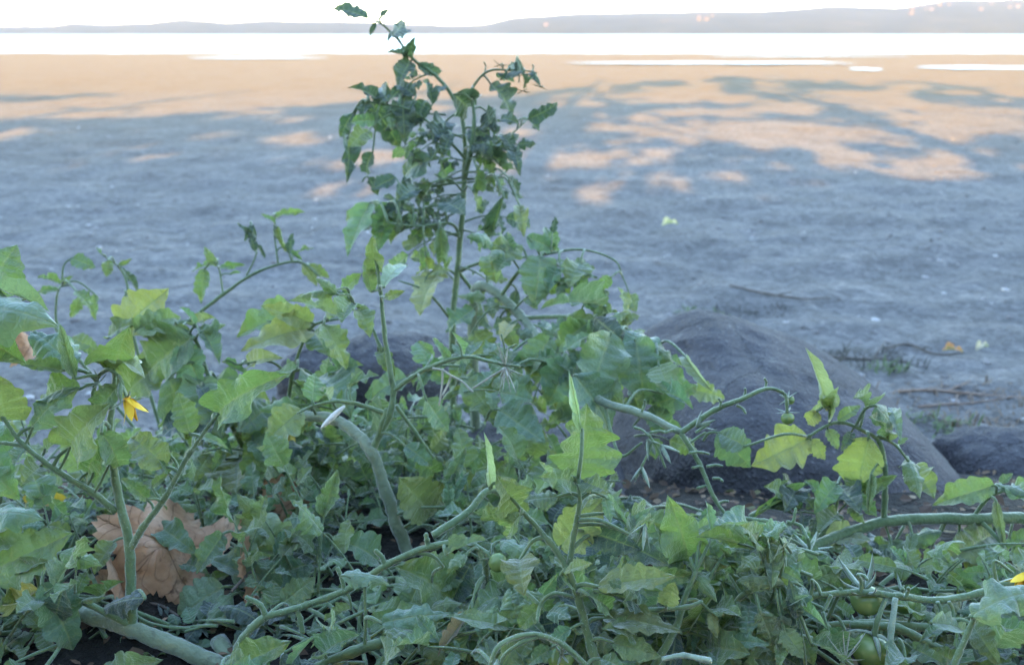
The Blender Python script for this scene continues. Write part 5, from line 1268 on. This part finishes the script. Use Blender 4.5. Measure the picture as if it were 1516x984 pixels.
# ------------------------------------------------------------------ fallen leaves
def plane_leaf(cx, cy, d, size, rot, tilt, seed, label, mat='dry_leaf', curlv=1.0, lobes=5):
    """A dry lobed leaf lying curled among the stems."""
    r = random.Random(seed); n = 110; rings = 12
    V = [Vector((0, 0, 0))]; F = []
    prof = []
    for i in range(n):
        a = 2 * math.pi * i / n
        lob = abs(math.cos(a * lobes / 2)) ** 1.2
        prof.append((.62 + .38 * lob) * (1 + .05 * math.sin(a * 17 + seed) + .05 * math.sin(a * 41) + .20 * noise.noise((math.cos(a) * 3, math.sin(a) * 3, seed))))
    for j in range(1, rings + 1):
        for i in range(n):
            a = 2 * math.pi * i / n; rr = prof[i] * j / rings
            x, y = rr * math.cos(a), rr * math.sin(a)
            z = curlv * (.42 * rr * rr * math.sin(2 * a + seed) + .22 * math.sin(3.6 * x + seed) + .10 * noise.noise((x * 2.2, y * 2.2, seed)) + .05 * abs(math.cos(a * lobes / 2)) * rr)
            z += .06 * noise.noise((x * 5, y * 5, seed)) + .03 * noise.noise((x * 12, y * 12, seed)) + .05 * rr * abs(math.sin(a * lobes / 2))
            V.append(Vector((x * size, y * size, z * size)))
    for i in range(n):
        F.append((0, 1 + i, 1 + (i + 1) % n))
        for j in range(rings - 1):
            a0 = 1 + j * n; F.append((a0 + i, a0 + n + i, a0 + n + (i + 1) % n, a0 + (i + 1) % n))
    me = mesh_from('dry_leaf', V, F, M[mat])
    o = new_obj('dry_leaf', me, loc=P(cx, cy, d)); o.rotation_euler = (R(tilt), 0, R(rot))
    tag(o, label, 'dry leaf')
    st = spline([Vector((0, 0, 0)), Vector((-.5 * size, .1 * size, .05 * size)), Vector((-1.1 * size, .1 * size, -.1 * size))], 5)
    V, F = tube_geo(st, [.0016] * len(st), 6)
    new_obj('stalk', mesh_from('stalk', V, F, M['wood']), o)
    return o
plane_leaf(245, 815, .90, .068, 25, 42, 2.3, 'large curled dry brown leaf lying behind the forked shoot', curlv=1.5)
plane_leaf(205, 893, .88, .058, 160, 48, 6.1, 'crumpled dry brown leaf under the base of the forked shoot')
plane_leaf(378, 842, .875, .036, 80, 55, 4.4, 'small dry brown leaf tip among blue green leaves', curlv=1.4)
plane_leaf(440, 745, 1.05, .045, 10, 30, 8.8, 'dull brown leaf in the dark gap left of the old stem')
plane_leaf(45, 512, 1.15, .030, 60, 50, 9.7, 'dark brown scrap of leaf behind the left edge plant', curlv=1.5)

# ------------------------------------------------------------------ things washed up on the sand
def on_sand(x, y, z=0.0):
    p = ground_hit(x, y); p.z = gz(p.x, p.y) + z
    return p
def twig(x0, y0, x1, y1, r, label, seed, mat='wood'):
    rr = random.Random(seed)
    a, b = on_sand(x0, y0, r * .6), on_sand(x1, y1, r * .6)
    mid = [a.lerp(b, t) + Vector((rr.gauss(0, .015), rr.gauss(0, .03), 0)) for t in (.3, .6)]
    for m in mid: m.z = gz(m.x, m.y) + r * .8
    path = spline([a, *mid, b], 6)
    V, F = tube_geo([p - a for p in path], [r * (1 - .5 * i / len(path)) for i in range(len(path))], 7)
    k = len(path) // 2; d = (path[k] - path[k - 1]).normalized(); br = d + Vector((rr.uniform(-.6, .6), .8, .25))
    tube_geo([path[k] - a, path[k] - a + br * r * 7, path[k] - a + br * r * 14], [r * .6, r * .45, r * .25], 6, V=V, F=F)
    tag(new_obj('twig', mesh_from('twig', V, F, M[mat]), loc=a), label, 'twig', 'twigs washed up on the sand')
twig(1310, 512, 1428, 518, .0035, 'thin dark twig on the sand above the right rock', 1)
twig(1225, 524, 1345, 530, .005, 'thick dark twig beside the weed on the sand', 2)
twig(1330, 582, 1530, 592, .0045, 'long brown reed stalk lying behind the right rock', 3, 'reed')
twig(1360, 600, 1500, 590, .003, 'short brown reed stalk crossing the long one', 4, 'reed')
twig(1080, 425, 1230, 440, .004, 'grey twig lying farther out on the shaded sand', 5)
def weed_clump(x, y, rad, n, h, label, seed, c0, c1):
    r = random.Random(seed); o = on_sand(x, y); V = []; F = []
    for k in range(n):
        a = r.uniform(0, 6.28); q = math.sqrt(r.random()) * rad
        b = Vector((q * math.cos(a) * 1.8, q * math.sin(a), 0)); b.z = gz(o.x + b.x, o.y + b.y) - o.z
        d = Vector((r.gauss(0, 1), r.gauss(0, 1), r.uniform(.1, 1.2))).normalized(); L = h * r.uniform(.5, 1.2)
        sd = d.cross(UP).normalized() * .0022
        i0 = len(V); V += [b - sd, b + sd, b + d * L * .6 + sd * .7, b + d * L * .6 - sd * .7, b + d * L - UP * L * .2]
        F += [(i0, i0 + 1, i0 + 2, i0 + 3), (i0 + 3, i0 + 2, i0 + 4)]
    nm = 'weed_' + str(seed)
    if nm not in M: M[nm] = simple('beach_weed', c0, c1, 60, .8, .2)
    ob = new_obj('weed_tuft', mesh_from('weed_tuft', V, F, M[nm], False), loc=o)
    tag(ob, label, 'weed', 'weed tufts on the sand')
DK = ((.05, .05, .04), (.11, .10, .08)); GR = ((.08, .13, .05), (.16, .20, .08)); BN = ((.14, .10, .07), (.26, .19, .13))
weed_clump(1280, 530, .10, 160, .05, 'dark mat of dried weed on the sand beyond the boulder', 1, *DK)
weed_clump(1385, 628, .05, 90, .04, 'small dark green tuft on the sand above the right rock', 2, *GR)
weed_clump(1470, 632, .06, 90, .035, 'brown tuft of dead weed at the right edge', 3, *BN)
weed_clump(1310, 548, .03, 40, .045, 'tiny green sprout beside the dark weed mat', 4, *GR)
weed_clump(1040, 462, .05, 80, .03, 'faint olive tuft on the sand above the boulder', 5, *GR)
weed_clump(1120, 455, .07, 90, .025, 'dark low tuft farther along the sand', 6, *DK)
weed_clump(1420, 590, .12, 150, .03, 'scattered brown litter along the reed stalk', 7, *BN)
def fallen_leaf(x, y, L, c, rot, label, cat='fallen leaf'):
    o = bpy.data.objects.new('fallen_leaf', BLADES['curl'][2]); col.objects.link(o)
    o.location = on_sand(x, y, .012); o.scale = (L, L, L); o.rotation_euler = (.2, 0, R(rot)); o.color = (*c, 1)
    tag(o, label, cat)
fallen_leaf(980, 338, .075, (.60, .56, .36), 15, 'pale yellow leaf lying alone on the shaded sand')
fallen_leaf(1395, 520, .05, (.45, .18, .10), -20, 'small reddish leaf by the thin dark twig')
fallen_leaf(1445, 520, .05, (.50, .44, .36), 30, 'small pale leaf at the end of the thin dark twig')
def bank_leaf(x, y, d, L, c, rot, tilt, label):
    o = bpy.data.objects.new('fallen_leaf', BLADES['curl'][1]); col.objects.link(o)
    o.location = P(x, y, d); o.scale = (L, L, L); o.rotation_euler = (R(tilt), 0, R(rot)); o.color = (*c, 1)
    tag(o, label, 'fallen leaf')
bank_leaf(38, 745, .98, .05, (.42, .30, .04), 5, 50, 'yellowed leaf in the dark gap left of the forked shoot')
bank_leaf(105, 965, .84, .045, (.30, .27, .06), 20, 45, 'olive yellow leaf under the lower left stems')
def pebbles():
    r = random.Random(3); V = []; F = []
    bm = bmesh.new(); bmesh.ops.create_icosphere(bm, subdivisions=1, radius=1)
    bv = [v.co.copy() for v in bm.verts]; bf = [tuple(v.index for v in f.verts) for f in bm.faces]; bm.free()
    for k in range(3200):
        y = 1.6 + 9 * r.random() ** 1.7; x = r.uniform(-1, 1) * (.75 * y + .3)
        s = .002 + .009 * r.random() ** 3; q = r.uniform(0, 3)
        i0 = len(V); sc = Vector((s * r.uniform(.8, 1.6), s * r.uniform(.8, 1.4), s * r.uniform(.4, .8)))
        ca, sa = math.cos(q), math.sin(q); g = gz(x, y)
        for v in bv:
            a, b = v.x * sc.x * r.uniform(.85, 1.15), v.y * sc.y
            V.append((x + a * ca - b * sa, y + a * sa + b * ca, g + v.z * sc.z + s * .15))
        F += [tuple(i + i0 for i in f) for f in bf]
    o = new_obj('gravel', mesh_from('gravel', V, F, M['pebble']))
    tag(o, 'small pebbles and crumbs strewn over the sand', None, kind='stuff')
def pebble_material():
    k = NT('beach_pebble'); g = k.n('ShaderNodeNewGeometry')
    c = k.ramp(g.outputs['Random Per Island'], [(0.0, (.12, .11, .10)), (.45, (.20, .18, .165)), (.8, (.28, .26, .24)), (1.0, (.50, .47, .44))])
    return k.done(k.bsdf(c, .8, .3))
M['pebble'] = pebble_material()
pebbles()

def leaf_litter():
    """Crumbled dead leaves and stalks over the soil under the plants."""
    r = random.Random(44); V = []; F = []
    for k in range(2400):
        y = r.uniform(.45, 1.45); x = r.uniform(-1, 1) * (.62 * y + .12)
        L = r.uniform(.006, .020); W_ = L * r.uniform(.12, .5); a = r.uniform(0, 6.28)
        d = Vector((math.cos(a), math.sin(a), r.uniform(-.15, .35))); b = Vector((-math.sin(a), math.cos(a), r.uniform(-.3, .3)))
        o = Vector((x, y, gz(x, y) + .004)); i0 = len(V); up = UP * L * r.uniform(-.1, .25)
        V += [o, o + d * L * .35 + b * W_ + up, o + d * L * .75 + b * W_ * .7 + up, o + d * L, o + d * L * .7 - b * W_ * .8 + up, o + d * L * .3 - b * W_ + up, o + d * L * .5]
        for q in range(6): F.append((i0 + 6, i0 + q, i0 + (q + 1) % 6))
    k = NT('dead_leaf_litter'); g = k.n('ShaderNodeNewGeometry')
    cc = k.ramp(g.outputs['Random Per Island'], [(0.0, (.05, .03, .02)), (.4, (.09, .055, .032)), (.7, (.15, .095, .055)), (.92, (.22, .15, .085)), (1.0, (.10, .11, .04))])
    ob = new_obj('litter', mesh_from('litter', V, F, k.done(k.bsdf(cc, .75, .25)), False))
    tag(ob, 'crumbled dead leaves covering the dark soil', None, kind='stuff')
leaf_litter()
